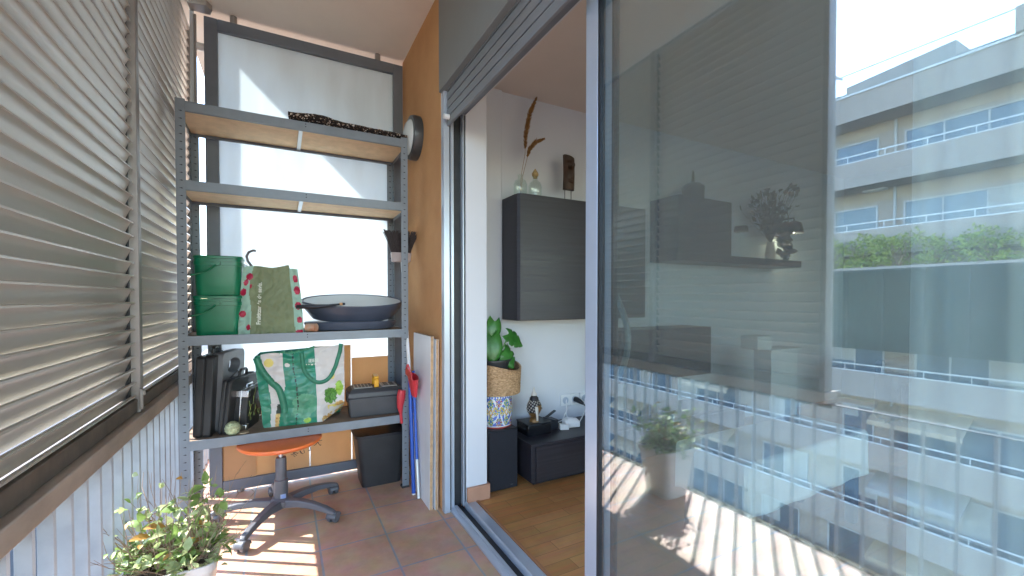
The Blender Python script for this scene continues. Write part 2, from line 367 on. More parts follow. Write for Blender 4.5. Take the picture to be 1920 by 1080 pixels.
# cardboard sheets standing on the bottom rail
cg = 'cardboard sheets propped against the partition'
tag(MB().box(-.312,-.150,3.000,3.006,.0785,.70).build('cardboard_sheet', m_cardb, bevel=.001), 'tall narrow cardboard sheet behind the small black cases', 'cardboard', cg)
tag(MB().box(-.318,.142,3.0075,3.0135,.0785,.52).build('cardboard_sheet', m_cardb, bevel=.001), 'wide low cardboard sheet behind the orange stool seat', 'cardboard', cg)
tag(MB().box(.149,.394,3.002,3.008,.0785,.845).build('cardboard_sheet', m_cardb, bevel=.001), 'tallest cardboard sheet behind the green shopping bag', 'cardboard', cg)
tag(MB().box(.401,.679,3.004,3.010,.0785,.758).build('cardboard_sheet', m_cardb, bevel=.001), 'cardboard sheet behind the toolbox and waste bin', 'cardboard', cg)

# ------------------------------------------------------------------ shelving unit
XL, XR, YF, YR = -.449, .672, 2.592, 2.985
u = thing('shelving_unit', 'blue grey slotted steel shelving unit of four shelves', 'shelving', ((XL+XR)/2, (YF+YR)/2, 0))
W = .040; T = .0025
for (x, sx) in ((XL, 1), (XR, -1)):
    for (y, sy) in ((YF, 1), (YR, -1)):
        b = MB()
        b.box(min(x, x+sx*W), max(x, x+sx*W), min(y, y+sy*T), max(y, y+sy*T), 0, 2.118)
        b.box(min(x, x+sx*T), max(x, x+sx*T), min(y+sy*T, y+sy*W), max(y+sy*T, y+sy*W), 0, 2.118)
        s = b; z = .05
        k = 0
        while z < 2.09:
            cx = x+sx*.021; yf = y - sy*.0006 if sy > 0 else y+.0006
            yi = y+sy*(T+.0006)
            ya, yb = (min(yf, yi), max(yf, yi))
            dx = .008
            s.prism([(cx-dx, z), (cx-dx*.2, z-.0015), (cx+dx*.3, z-.003), (cx+dx, z-.001), (cx+dx*.3, z+.003), (cx-dx*.2, z+.0015)], ya, yb, 'y', 1)
            ys = y+sy*.021; xa = x-sx*.0006; xb = x+sx*(T+.0006)
            s.box(min(xa, xb), max(xa, xb), ys-.008, ys+.008, z-.0016, z+.0016, 1)
            z += .0372; k += 1
        up = b.build('upright', [m_shelf, m_slot], u, smooth=0)
        MB().box(min(x-sx*.001, x+sx*.043), max(x-sx*.001, x+sx*.043), min(y-sy*.001, y+sy*.043), max(y-sy*.001, y+sy*.043), -.0001, .012).build('foot_cap', m_blackp, up)
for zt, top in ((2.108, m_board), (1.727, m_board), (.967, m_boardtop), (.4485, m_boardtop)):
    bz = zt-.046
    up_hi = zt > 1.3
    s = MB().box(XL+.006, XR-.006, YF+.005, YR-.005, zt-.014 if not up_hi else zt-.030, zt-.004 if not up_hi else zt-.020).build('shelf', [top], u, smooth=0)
    H = .048
    for ya, yb in ((YF+T+.0003, YF+T+.0023), (YR-T-.0023, YR-T-.0003)):
        q = MB().box(XL+.003, XR-.003, ya, yb, zt-H, zt)
        lip = (ya+.0022, ya+.012) if ya < 2.7 else (yb-.012, yb-.0022)
        q.box(XL+.004, XR-.004, lip[0], lip[1], zt-H, zt-H+.002)
        q.build('rail', m_shelf, s, smooth=0)
    # front rail hooks proud of the uprights
    MB().box(XL+.039, XR-.039, YF-.0015, YF+.0008, zt-H, zt).build('rail', m_shelf, s, bevel=.0007)
    for xa, xb in ((XL+T+.0003, XL+T+.0023), (XR-T-.0023, XR-T-.0003)):
        MB().box(xa, xb, YF+.006, YR-.006, zt-H, zt).build('rail', m_shelf, s, smooth=0)
    if up_hi:
        MB().box(.085, .105, YF+.006, YR-.006, zt-.040, zt-.0305).build('brace', m_lightmetal, s, smooth=0)
    m = MB()
    for dz in (-.012, -.026): m.tube([(.118,YF-.0022,zt+dz),(.118,YF-.0012,zt+dz)], .003, 8)
    m.build('rivet', m_slot, s)

# ------------------------------------------------------------------ sliding door
f = thing('sliding_door_frame', 'grey aluminium frame of the sliding glass door', 'door frame', (.83, 2.18, 0))
# left jamb, profile across x at the end of the opening
q = MB().box(.7535,.786,2.172,2.2145,.0005,2.245).box(.7865,.813,2.180,2.2145,.0005,2.245).box(.8575,.8655,2.165,2.2145,.02,2.245).box(.792,.797,2.170,2.180,.012,2.245)
q.build('jamb', m_aluL, f, bevel=.002)
MB().box(.8135,.857,2.196,2.2145,.0005,2.245).box(.866,.8745,2.176,2.2145,.02,2.245).box(.7865,.7915,2.176,2.1797,.012,2.245).build('jamb_channel', m_blackgap, f, smooth=0)
MB().prism([(.790,.0005),(.790,.012),(.806,.022),(.812,.022),(.813,.030),(.8275,.030),(.8275,.0005)], -3.19, 2.1795, 'y').prism([(.866,.0005),(.866,.040),(.870,.046),(.8755,.046),(.880,.034),(.93,.034),(.93,.0005)], -3.19, 2.1645, 'y').build('sill', m_aluL, f, bevel=.0012)
MB().box(.828,.8655,-3.19,2.1955,.0005,.012).build('track', m_blackgap, f, smooth=0)
MB().box(.8135,.876,-3.19,2.1955,2.137,2.2455).build('head', m_part, f, bevel=.002)
m_tr = M('threshold_wood', (.36,.16,.07), .5, var=.2, scale=12, stretch=(1,.1,1))
MB().box(.9305,.945,-3.15,2.155,.0305,.040).build('threshold', m_tr, f, bevel=.001)
f = thing('roller_shutter', 'raised roller shutter with slats showing under its grey box', 'shutter', (.77, .0, 2.06))
MB().box(.742,.7995,-3.15,2.2145,2.2465,2.7995).build('shutter_box', M('box_grey', (.20,.215,.215), .45, var=.06, scale=3), f, bevel=.003)
c = MB(); z = 2.060
while z < 2.245:
    h = .044 if z > 2.061 else .046
    c.prism([(.772,z),(.784,z),(.784,z+h-.003),(.778,z+h-.001),(.772,z+h-.006),(.7695,z+h*.5)], -3.1, 2.170, 'y'); z += h
c.build('curtain', m_roll, f, smooth=40)
MB().tube([(.768,2.125,2.090),(.738,2.125,2.090)], .013, 14).build('stop_knob', m_whitep, f)

def sash(x0, x1, ya, yb, name, label, group=None, handle=False):
    t = thing(name, label, 'door', ((x0+x1)/2, (ya+yb)/2, .045), group)
    xm = (x0+x1)/2; z0, z1 = .033, 2.134
    MB().box(x0, x1, ya, ya+.058, z0, z1).build('stile', m_aluL, t, bevel=.003)
    MB().box(x0, x1, yb-.058, yb, z0, z1).build('stile', m_aluL, t, bevel=.003)
    MB().box(x0, x1, ya+.0585, yb-.0585, z0, z0+.055).build('rail', m_aluL, t, bevel=.003)
    MB().box(x0, x1, ya+.0585, yb-.0585, z1-.055, z1).build('rail', m_aluL, t, bevel=.003)
    g = MB()
    for y in (ya+.0583, yb-.0673): g.box(xm-.010, xm+.010, y, y+.009, z0+.055, z1-.055)
    g.box(xm-.010, xm+.010, ya+.068, yb-.068, z0+.0552, z0+.064).box(xm-.010, xm+.010, ya+.068, yb-.068, z1-.064, z1-.0552)
    g.build('gasket', m_blackgap, t, smooth=0)
    MB().box(xm-.003, xm+.003, ya+.062, yb-.062, z0+.058, z1-.058).build('glass', m_pane, t, smooth=0)
    return t
a = sash(.8285, .8485, .03, 1.068, 'sliding_door', 'closed half of the glass door nearest the balcony, reflecting the street')
b = sash(.8515, .8655, .00, 1.030, 'sliding_door', 'second glass door leaf slid behind the first')
hb = [(.872+.0, 1.0-.075*math.sin(PI*i/14)*1.0, .87+.32*i/14) for i in range(15)]
MB().tube(hb, .009, 8).build('bow_handle', M('handle_grey', (.22,.27,.28), .35, metal=.4, var=.05), b)
cpanel = sash(.8285, .8485, -1.10, .02, 'sliding_door', 'third glazed door leaf further along the balcony front')
cpanel2 = sash(.8515, .8655, -2.2, -1.08, 'sliding_door', 'fourth glazed door leaf at the far end behind the viewer')

# ------------------------------------------------------------------ things on the shelves
Z1, Z3, Z4 = 2.1085, .9635, .445
def fbm(x, y, z=0, o=3):
    return sum(mnoise.noise(Vector((x*2**k, y*2**k, z+k*7.3)))/2**k for k in range(o))

# green buckets
def bucket(cx, cy, z0, label):
    t = thing('bucket', label, 'bucket', (cx, cy, z0), 'stacked green plastic buckets')
    w, d, h = .200, .19, .205
    def ring(w, d, r, n=6):
        pts = []
        for (sx, sy, a0) in ((1,1,0), (-1,1,90), (-1,-1,180), (1,-1,270)):
            for i in range(n+1):
                a = R(a0+90*i/n); pts.append((sx*(w/2-r)+r*math.cos(a), sy*(d/2-r)+r*math.sin(a)))
        return pts
    def shell(levels):
        v = []; f = []
        for (sc_, z) in levels:
            v += [(cx+x*sc_, cy+y*sc_, z0+z) for x, y in ring(w, d, .035)]
        n = 28
        for k in range(len(levels)-1):
            for j in range(n): f.append((k*n+j, k*n+(j+1)%n, (k+1)*n+(j+1)%n, (k+1)*n+j))
        f.append(tuple(range(n))[::-1]); f.append(tuple((len(levels)-1)*n+j for j in range(n)))
        return v, f
    b = MB(); b.add(*shell([(.93,.0003),(.95,.006),(.985,.06),(1.02,.150),(1.02,.152),(1.055,.153),(1.055,.172),(1.03,.173),(1.03,.188),(1.005,.188)]))
    b.build('body', m_green, t, smooth=30)
    b = MB(); b.add(*shell([(1.06,.1884),(1.075,.1894),(1.075,.199),(1.05,.2025),(1.04,.2025),(1.03,.199)])); b.build('lid', m_green, t, smooth=30)
    hb = MB()
    zc = .163
    hb.tube([(cx+.002+(-.112)*i/8, cy-d/2*1.055-.008-.004*math.sin(PI*i/8), z0+zc-.062*i/8-.012*math.sin(PI*i/8)) for i in range(9)], .0045, 8)
    hb.tube([(cx+.002, cy-d/2*1.05-.0005, z0+zc), (cx+.002, cy-d/2*1.05-.014, z0+zc)], .011, 14)
    hb.build('handle', m_green, t)
bucket(-.292, 2.725, Z3, 'lower green plastic bucket standing on the shelf board')
bucket(-.290, 2.725, Z3+.2032, 'upper green lidded bucket stacked on the lower one')

# cherry print paper-like bag
m_bagol = M('olive_fabric', (.20,.24,.13), .6, var=.14, scale=9, bump=.1, bscale=120)
m_bagmint = M('mint_fabric', (.33,.52,.42), .6, var=.1, scale=9)
m_cherry = M('cherry_red', (.42,.012,.055), .4, var=.3, scale=60)
m_textw = M('print_white', (.75,.78,.68), .6, var=.02)
t = thing('cherry_print_bag', 'olive and mint bag with cherry print and slogan on the upper shelf', 'bag', (-.052, 2.70, Z3))
bx0, bx1, by0, by1 = -.206, .100, 2.640, 2.80
def bagp(s, v, x0, x1, z0, h, y, amp, seed, tap, top=lambda s: 0):
    xx = x0+(x1-x0)*s; xc = (x0+x1)/2
    k = 1-tap*v**1.6
    n = fbm(s*3.2, v*3.2, seed)*amp + abs(fbm(s*4+3, v*4, seed+4))*amp*1.5
    hh = h+top(s)
    bul = math.sin(PI*min(1, max(0, s)))**.5*.018*(1-v*.6)
    return (xc+(xx-xc)*k+ fbm(v*2.2, s, seed+9)*.004, y-bul-n+v*.02, z0+hh*v)
ch = [(.055,.30,.052,.05),(.05,.62,.05,.055),(.13,.84,.06,.05),(.08,.76,.04,.045),(.935,.84,.045,.06),(.94,.66,.055,.07),(.935,.42,.055,.062),(.945,.20,.045,.05),(.93,.02,.06,.03),(.15,.10,.03,.04),(.16,.70,.02,.03)]
def bagm(s, v):
    for (a, b_, rx, ry) in ch:
        if ((s-a)/rx)**2+((v-b_)/ry)**2 < 1: return 2
    edge = .155+.035*math.sin(v*5+.5)+.04*(v > .62)*(v-.62)*4
    if s < edge or s > .855-.04*(v-.3): return 1
    return 0
topf = lambda s: .006*math.sin(s*9)+.016*s-.02*(s>.84)
b = MB()
b.grid(lambda s, v: bagp(s, v, bx0, bx1, Z3+.0005, .352, by0, .011, 1.2, .17, topf), 84, 84, mf=bagm)
# sides and back
b.grid(lambda s, v: (lambda p, q: tuple(p[i]*(1-s)+q[i]*s for i in range(3)))(bagp(1, v, bx0, bx1, Z3+.0005, .352, by0, .011, 1.2, .17, topf), (bx1-.01-.045*v, by1-.10*v, Z3+.0005+.350*v)), 10, 84, mf=lambda s, v: 2 if ((s-.5)/.3)**2+((v*5 % 1-.5)/.28)**2 < .6 else 1)
b.grid(lambda s, v: (lambda p, q: tuple(p[i]*(1-s)+q[i]*s for i in range(3)))(bagp(0, v, bx0, bx1, Z3+.0005, .352, by0, .011, 1.2, .17, topf), (bx0+.015+.045*v, by1-.10*v, Z3+.0005+.335*v)), 10, 84, mi=1)
b.grid(lambda s, v: (bx0+.015+.045*v+(bx1-bx0-.025-.09*v)*s, by1-.10*v, Z3+.0005+(.335+.015*s)*v), 20, 20, mi=0)
body = b.build('body', [m_bagol, m_bagmint, m_cherry], t, smooth=60)
# slogan set along the left of the olive panel, running upwards
def text_mesh(name, s, size, mat, parent, M4, extr=.0004, offset=0):
    cu = bpy.data.curves.new(name, 'FONT'); cu.body = s; cu.size = size; cu.extrude = extr; cu.align_x = 'LEFT'; cu.offset = offset
    o = bpy.data.objects.new(name, cu); COL.objects.link(o)
    bpy.context.view_layer.update()
    me = bpy.data.meshes.new_from_object(o.evaluated_get(bpy.context.evaluated_depsgraph_get()))
    bpy.data.objects.remove(o); bpy.data.curves.remove(cu)
    me.materials.clear(); me.materials.append(mat); me.name = name
    off = wloc(parent)
    me.transform(Matrix.Translation(-off) @ M4)
    o = bpy.data.objects.new(name, me); COL.objects.link(o); o.parent = parent
    return o
def drape(o, fn):
    """push every vertex of a lettering mesh onto the cloth; fn(x,z)->y"""
    off = wloc(o)
    for v in o.data.vertices:
        w = v.co+off
        v.co.y = fn(w.x, w.z)-off.y+(v.co.y)*0
MX = Matrix.Translation((-.105, 2.60, Z3+.050)) @ Matrix.Rotation(R(90), 4, 'X') @ Matrix.Rotation(R(88), 4, 'Z')
tx = text_mesh('slogan', 'Fruititzar és de savis.', .0265, m_textw, t, MX, 0, .0009)
def bag_y(x, z):
    v = max(0, min(1, (z-Z3)/.36)); xc = (bx0+bx1)/2
    s = max(0, min(1, .5+(x-xc)/((bx1-bx0)*(1-.17*v**1.6))))
    return bagp(s, v, bx0, bx1, Z3, .352, by0, .011, 1.2, .17, topf)[1]-.0065
drape(tx, bag_y)
hk = [(-.132,2.70,1.285),(-.145,2.70,1.325),(-.163,2.70,1.352),(-.168,2.70,1.378),(-.158,2.70,1.400),(-.138,2.70,1.410),(-.125,2.70,1.408)]
tag(MB().tube(hk, .0065, 8).build('umbrella_hook', M('grey_hook', (.16,.16,.17), .5, var=.1)), 'thin grey curved hook handle rising behind the cherry bag', 'hook')
bgm = MB()
bgm.grid(lambda s, v: (-.185+.075*s+.006*fbm(v*3, s*3, 5), 2.71+.05*math.sin(s*PI)*-1+.006*fbm(s*4, v*4, 3), Z3+.03+.345*v-.05*s*v), 14, 30)
tag(bgm.build('plastic_bag', sheer('clear_plastic', (.75,.8,.78), .55, .5), solid=.001), 'clear crumpled plastic bag tucked between bucket and cherry bag', 'plastic bag')

# round shallow tub tilted on a second tray
t = thing('round_tub', 'large round navy tub with pale inside tilted on the upper shelf', 'tub', (.385, 2.79, 1.03))
tm = Matrix.Translation((.385, 2.782, 1.098)) @ Matrix.Rotation(R(12), 4, 'X') @ Matrix.Scale(.62, 4, (0,1,0))
MB().lathe([(.18,-.062),(.235,-.058),(.262,-.020),(.285,.010),(.288,.032),(.292,.036),(.290,.046),(.284,.046),(.280,.036)], (0,0,0), 64, xf=tm).build('body', m_navy, t, smooth=40)
MB().lathe([(.0001,.0335),(.12,.034),(.277,.0375),(.279,.0415)], (0,0,0), 64, xf=tm).build('plate', m_paleplate, t, smooth=40)
t2 = tag(MB().lathe([(.20,.0002),(.245,.006),(.262,.034),(.268,.046),(.262,.052),(.20,.054)], (.375,2.788,Z3), 64, sy=.62).build('round_tray', M('navy_tray', (.085,.10,.14), .35, var=.15, scale=6), smooth=40), 'low dark blue tray lying flat under the round tub', 'tray')
MB().box(.548,.632,2.74,2.84,Z3+.0002,Z3+.05).build('box_tmp', m_black) if False else None
bs = thing('brush', 'dark brush handle with copper ferrule lying on the tub rim', 'brush', (.20, 2.60, 1.128))
MB().tube([(.065,2.625,1.106),(.16,2.592,1.107),(.225,2.587,1.112),(.283,2.590,1.119)], [.010,.013,.008,.006], 10).build('handle', m_black, bs)
MB().tube([(.2832,2.590,1.119),(.297,2.591,1.1206)], [.0085,.0085], 10).build('ferrule', M('copper', (.75,.42,.2), .3, metal=.9), bs)
MB().tube([(.2972,2.591,1.1206),(.312,2.592,1.1215)], [.0085,.006], 10).build('bristles', m_black, bs)
rl = thing('paper_roll', 'small orange and cream printed roll end beside the cherry bag', 'paper roll', (.128, 2.64, Z3))
MB().tube([(.118,2.66,Z3+.0255),(.165,2.63,Z3+.0255)], .0235, 18).build('roll', M('cream_print', (.62,.48,.36), .6, var=.1, col2=(.72,.25,.12), scale=30), rl)

# rolled speckled mat on the top shelf
def speck():
    m, nt, b = nodes('speckled_rubber'); L = nt.links
    tc = nt.nodes.new('ShaderNodeTexCoord'); v = nt.nodes.new('ShaderNodeTexVoronoi'); v.inputs['Scale'].default_value = 150
    L.new(tc.outputs['Object'], v.inputs['Vector'])
    cr = nt.nodes.new('ShaderNodeValToRGB'); cr.color_ramp.interpolation = 'CONSTANT'
    sp = nt.nodes.new('ShaderNodeSeparateColor'); L.new(v.outputs['Color'], sp.inputs[0]); L.new(sp.outputs[0], cr.inputs['Fac'])
    e = cr.color_ramp.elements; e[0].color = (.018,.014,.013,1); e[1].position = .72; e[1].color = (.12,.075,.05,1)
    e.new(.84).color = (.42,.33,.27,1); e.new(.93).color = (.7,.62,.55,1)
    L.new(cr.outputs['Color'], b.inputs['Base Color']); b.inputs['Roughness'].default_value = .9
    bp = nt.nodes.new('ShaderNodeBump'); bp.inputs['Strength'].default_value = .8; bp.inputs['Distance'].default_value = .006
    L.new(v.outputs['Distance'], bp.inputs['Height']); L.new(bp.outputs['Normal'], b.inputs['Normal'])
    return m
m_speck = speck()
b = MB()
def matp(s, v):
    x = .045+.70*s; a = v*2*PI
    hgt = .050+.020*math.exp(-((s-.22)/.12)**2)-.010*s+.004*fbm(s*7, 0, 2)
    r2 = .10
    return (x+.012*math.cos(a), 2.700+r2*math.cos(a)*(1-.15*s)-.02, Z1+.002+hgt*.5+hgt*.5*math.sin(a)+.002*fbm(s*30, v*8, 1)+.001)
b.grid(matp, 90, 28); b.build('rolled_mat', m_speck, smooth=60)
o = COL.objects['rolled_mat']; bm = bmesh.new(); bm.from_mesh(o.data); bmesh.ops.holes_fill(bm, edges=[e for e in bm.edges if e.is_boundary]); bm.to_mesh(o.data); bm.free()
tag(o, 'dark speckled rubber mat folded flat on the top shelf', 'mat')

# cases on the lower shelf
def case(nm, label, c, L_, H, Tk, lean, yaw, parts):
    t = thing(nm, label, 'case', c)
    xf = Matrix.Translation(c) @ Matrix.Rotation(R(yaw), 4, 'Z') @ Matrix.Rotation(R(lean), 4, 'Y')
    parts(t, xf, L_, H, Tk)
    return t
def rbox(b, x0, x1, y0, y1, z0, z1, r, xf, mi=0, n=5):
    pts = []
    for (cy_, cz, a0) in ((y1-r, z1-r, 0), (y0+r, z1-r, 90), (y0+r, z0+r, 180), (y1-r, z0+r, 270)):
        for i in range(n+1):
            a = R(a0+90*i/n); pts.append((cy_+r*math.cos(a), cz+r*math.sin(a)))
    b.prism(pts, x0, x1, 'x', mi, xf)
def big_case(t, xf, L_, H, Tk):
    h = Tk/2
    b = MB(); rbox(b, -h, -.0012, 0, L_, 0, H, .02, xf); b.build('half_shell', m_blackp, t, bevel=.006, smooth=40)
    b = MB(); rbox(b, .0012, h, 0, L_, 0, H, .02, xf); b.build('half_shell', m_blackp, t, bevel=.006, smooth=40)
    b = MB(); rbox(b, -.0015, .0015, .004, L_-.004, .004, H-.004, .02, xf); b.build('seam', m_blackgap, t)
    b = MB(); b.tube([(0,L_*.42,H+.0003),(0,L_*.42,H+.025),(0,L_*.46,H+.034),(0,L_*.62,H+.034),(0,L_*.66,H+.025),(0,L_*.66,H+.0003)], .0075, 8, xf=xf); b.build('handle', m_blackp, t)
    for yy in (L_*.25, L_*.82):
        b = MB(); b.box(-.012, .012, yy-.016, yy+.016, H-.002, H+.006, 0, xf); b.build('latch', m_greyp, t, bevel=.001)
case('tool_case', 'big black hard plastic case standing upright nearest the left upright', (-.368, 2.635, Z4+.0002), .30, .412, .078, 3, -8, big_case)
def grip_case(t, xf, L_, H, Tk):
    h = Tk/2; r = .03
    def outline(k):
        pts = []
        for (cy_, cz, a0) in ((L_-r, H-r, 0), (r, H-r, 90), (r, r, 180), (L_-r, r, 270)):
            for i in range(6):
                a = R(a0+90*i/5); pts.append((cy_+(r)*math.cos(a)*k, cz+r*math.sin(a)*k))
        return pts
    # body with a hand hole near the top
    hole = [(L_*.5+.075*math.cos(R(a)), H-.080+.042*math.sin(R(a))) for a in range(0, 360, 15)]
    bm = bmesh.new(); geo = []
    for loop in (outline(1), hole):
        vs = [bm.verts.new((0, y, z)) for y, z in loop]; geo += [bm.edges.new((vs[i], vs[(i+1) % len(vs)])) for i in range(len(vs))]
    bmesh.ops.triangle_fill(bm, edges=geo, use_beauty=True)
    ext = bmesh.ops.extrude_face_region(bm, geom=list(bm.faces))
    bmesh.ops.translate(bm, verts=[v for v in ext['geom'] if isinstance(v, bmesh.types.BMVert)], vec=(Tk, 0, 0))
    bmesh.ops.translate(bm, verts=bm.verts, vec=(-h, 0, 0)); bm.normal_update()
    b = MB(); bm.verts.index_update()
    b.add([v.co[:] for v in bm.verts], [[v.index for v in f.verts] for f in bm.faces], 0, xf); bm.free()
    b.build('shell', M('graphite_shell', (.20,.205,.215), .42, var=.1, scale=8), t, bevel=.004, smooth=40)
    b = MB(); b.tube([(h+.0005,.03,H*.62),(h+.002,L_*.35,H*.66),(h+.002,L_*.65,H*.72),(h+.0005,L_-.03,H*.60)], .004, 6, xf=xf); b.build('trim', m_blackp, t)
case('drill_case', 'dark grey moulded case with hand hole behind the big black case', (-.315, 2.70, Z4+.0002), .26, .420, .05, 2, -18, grip_case)
case('laptop_case', 'slim black zipped case leaning in front of the grey case', (-.285, 2.645, Z4+.0002), .30, .285, .045, 6, -22, big_case)
def alu_case(t, xf, L_, H, Tk):
    h = Tk/2
    b = MB(); rbox(b, -h, h, 0, L_, 0, H, .012, xf); b.build('shell', m_blackp, t, bevel=.003, smooth=40)
    for yy in (-.002, L_-.030):
        for zz in (-.0005, H-.034):
            b = MB(); b.box(-h-.002, h+.002, yy, yy+.034, zz, zz+.0365, 0, xf); b.build('corner', m_steel, t, bevel=.003)
    b = MB(); b.box(-.003, .003, -.0035, L_+.0055, .012, H+.0040, 0, xf); b.build('trim', m_steel, t, bevel=.001)
    b = MB(); b.tube([(0,L_*.32,H+.003),(0,L_*.34,H+.020),(0,L_*.64,H+.020),(0,L_*.66,H+.003)], .006, 8, xf=xf)
    b.box(-.014, .014, L_*.28, L_*.34, H+.0026, H+.009, 0, xf).box(-.014, .014, L_*.64, L_*.70, H+.0026, H+.009, 0, xf); b.build('handle', m_steel, t)
    b = MB()
    rnd = random.Random(4)
    for i in range(22):
        y = .02+rnd.random()*(L_-.04); z = .03+rnd.random()*(H-.06)
        b.tube([(h+.0005, y, z), (h+.0016, y+rnd.uniform(-.02,.02), z+rnd.uniform(.01,.05))], .0012, 5, xf=xf)
    b.build('scribble_print', M('lime_print', (.35,.42,.12), .6, var=.2), t)
case('aluminium_case', 'small black case with silver corners and handle', (-.212, 2.685, Z4+.0002), .22, .215, .068, 4, -16, alu_case)
yb = MB()
def ball(c, r, n=18, f=None):
    def fn(s, v):
        a = 2*PI*s; p = PI*v; rr = r*(1+(f(s, v) if f else 0))
        return (c[0]+rr*math.sin(p)*math.cos(a), c[1]+rr*math.sin(p)*math.sin(a), c[2]-rr*math.cos(p))
    return fn
yb.grid(ball((-.234, 2.632, Z4+.035), .035, f=lambda s, v: .03*math.sin(s*60+v*40)+.03*math.sin(v*50)), 48, 32)
tag(yb.build('twine_ball', M('pale_green_twine', (.46,.50,.30), .9, var=.35, scale=70, bump=.5, bscale=120), smooth=60), 'pale green ball of twine in front of the small cases', 'twine')
tag(MB().lathe([(.02,.0002),(.024,.004),(.022,.008),(.004,.009)], (-.185, 2.635, Z4), 24).build('bottle_cap', M('tan_cap', (.5,.38,.25), .6)), 'small tan cap lying beside the twine ball', 'cap')

# big green shopping bag
m_bg = M('woven_green', (.006,.20,.11), .32, var=.22, scale=9, bump=.06, bscale=300, col2=(.02,.28,.17))
m_bg2 = M('woven_green_light', (.05,.30,.17), .35, var=.25, scale=12, col2=(.12,.38,.22))
m_bw = M('woven_white', (.64,.60,.57), .4, var=.06, scale=8, bump=.06, bscale=300)
m_by = M('print_yellow', (.72,.60,.16), .5, var=.15)
m_bk = M('print_leafgreen', (.03,.17,.035), .5, var=.6, scale=120, col2=(.16,.42,.06))
m_bc = M('print_lime', (.30,.50,.06), .5, var=.3, scale=60)
m_bo = M('print_orange', (.72,.28,.06), .5, var=.4, scale=60, col2=(.75,.55,.2))
m_bd = M('print_dark', (.012,.03,.02), .5)
t = thing('shopping_bag', 'large green and white woven shopping bag with vegetable print', 'bag', (.10, 2.70, Z4))
gx0, gx1, gy0, gy1, gh = -.098, .318, 2.672, 2.86, .418
def gtop(s): return -.030*(1-s)+.012*math.sin(s*11)*(1-s)+.02*s
def gbag(s, v):
    n = fbm(s*4, v*3.2, 21.)*.010+abs(fbm(s*2.4+1, v*6, 23.))*.008*(.4+v)
    xx = gx0+(gx1-gx0)*s
    lx = -.040*v*(1-s)+ (.022*v)*s*0
    # right bottom is tucked in, left edge bulges
    tuck = .085*max(0, s-.72)/.28*max(0, .22-v)/.22
    z = Z4+.0006+(gh+gtop(s))*v+tuck*.6
    return (xx+lx+.004*fbm(v*3, s, 2), gy0+.02*(1-math.sin(PI*s))-n+.018*v+tuck, z)
def gm(s, v):
    if s > .645:
        r = ((s-.82)/.085)**2+((v-.33)/.12)**2+.5*fbm(s*30, v*30, 2)
        if r < .9: return 4
        r2 = ((s-.93)/.05)**2+((v-.42)/.10)**2+.4*fbm(s*30, v*30, 4)
        if r2 < 1: return 5
        if ((s-.93)/.06)**2+((v-.20)/.045)**2+.5*fbm(s*20, v*20, 8) < 1: return 6
        if ((s-.84)/.035)**2+((v-.60)/.05)**2 < 1: return 3
        if v < .06 and s > .70: return 6 if fbm(s*25, v*20, 1) > .05 else 2
        if v < .2 and s > .78 and fbm(s*14, v*14, 6) > .1: return 3
        return 2
    if s < .085+.03*math.sin(v*4): return 0
    if .085+.03*math.sin(v*4) <= s < .29-.20*max(0, .55-v):
        if s < .20 and .80 < v < .93 and ((s-.14)/.05)**2+((v-.87)/.06)**2 < 1: return 3
        if v < .30: 
            return 2 if s < .20-.15*(.3-v)-.02 else 6 if v < .17 else 7
        return 2
    if abs(s-.405-.02*math.sin(v*5)-.03*(v-.5)) < .007 and fbm(v*55, 1, 3) > -.12: return 7
    if v < .42 and s > .33 and ((s-.50)/.15)**2+((v-.25)/.17)**2+.35*fbm(s*13, v*13, 9) < 1: return 1
    if ((s-.335)/.028)**2+((v-.835)/.028)**2 < 1: return 2
    if ((s-.53)/.045)**2+((v-.045)/.035)**2 < 1: return 5
    return 0
b = MB(); b.grid(gbag, 110, 110, mf=gm)
b.grid(lambda s, v: (lambda p, q: tuple(p[i]*(1-s)+q[i]*s for i in range(3)))(gbag(0, v), (gx0+.01-.03*v+.02*math.sin(v*3), gy1-.01, Z4+.0006+(gh-.02)*v)), 14, 60, mf=lambda s, v: 2 if .35 < s < .55 else 0)
b.grid(lambda s, v: (lambda p, q: tuple(p[i]*(1-s)+q[i]*s for i in range(3)))(gbag(1, v), (gx1-.01, gy1-.01, Z4+.0006+gh*v)), 14, 60, mi=2)
b.grid(lambda s, v: (gx0+.01-.03*v+(gx1-gx0-.02+.03*v)*s, gy1-.01, Z4+.0006+(gh-.02)*v+.02*s*v), 10, 10, mi=0)
b.build('body', [m_bg, m_bg2, m_bw, m_by, m_bk, m_bc, m_bo, m_bd], t, smooth=60)
def gxz(s, v, d=.006):
    p = gbag(s, v); return Vector((p[0], p[1]-d, p[2]))
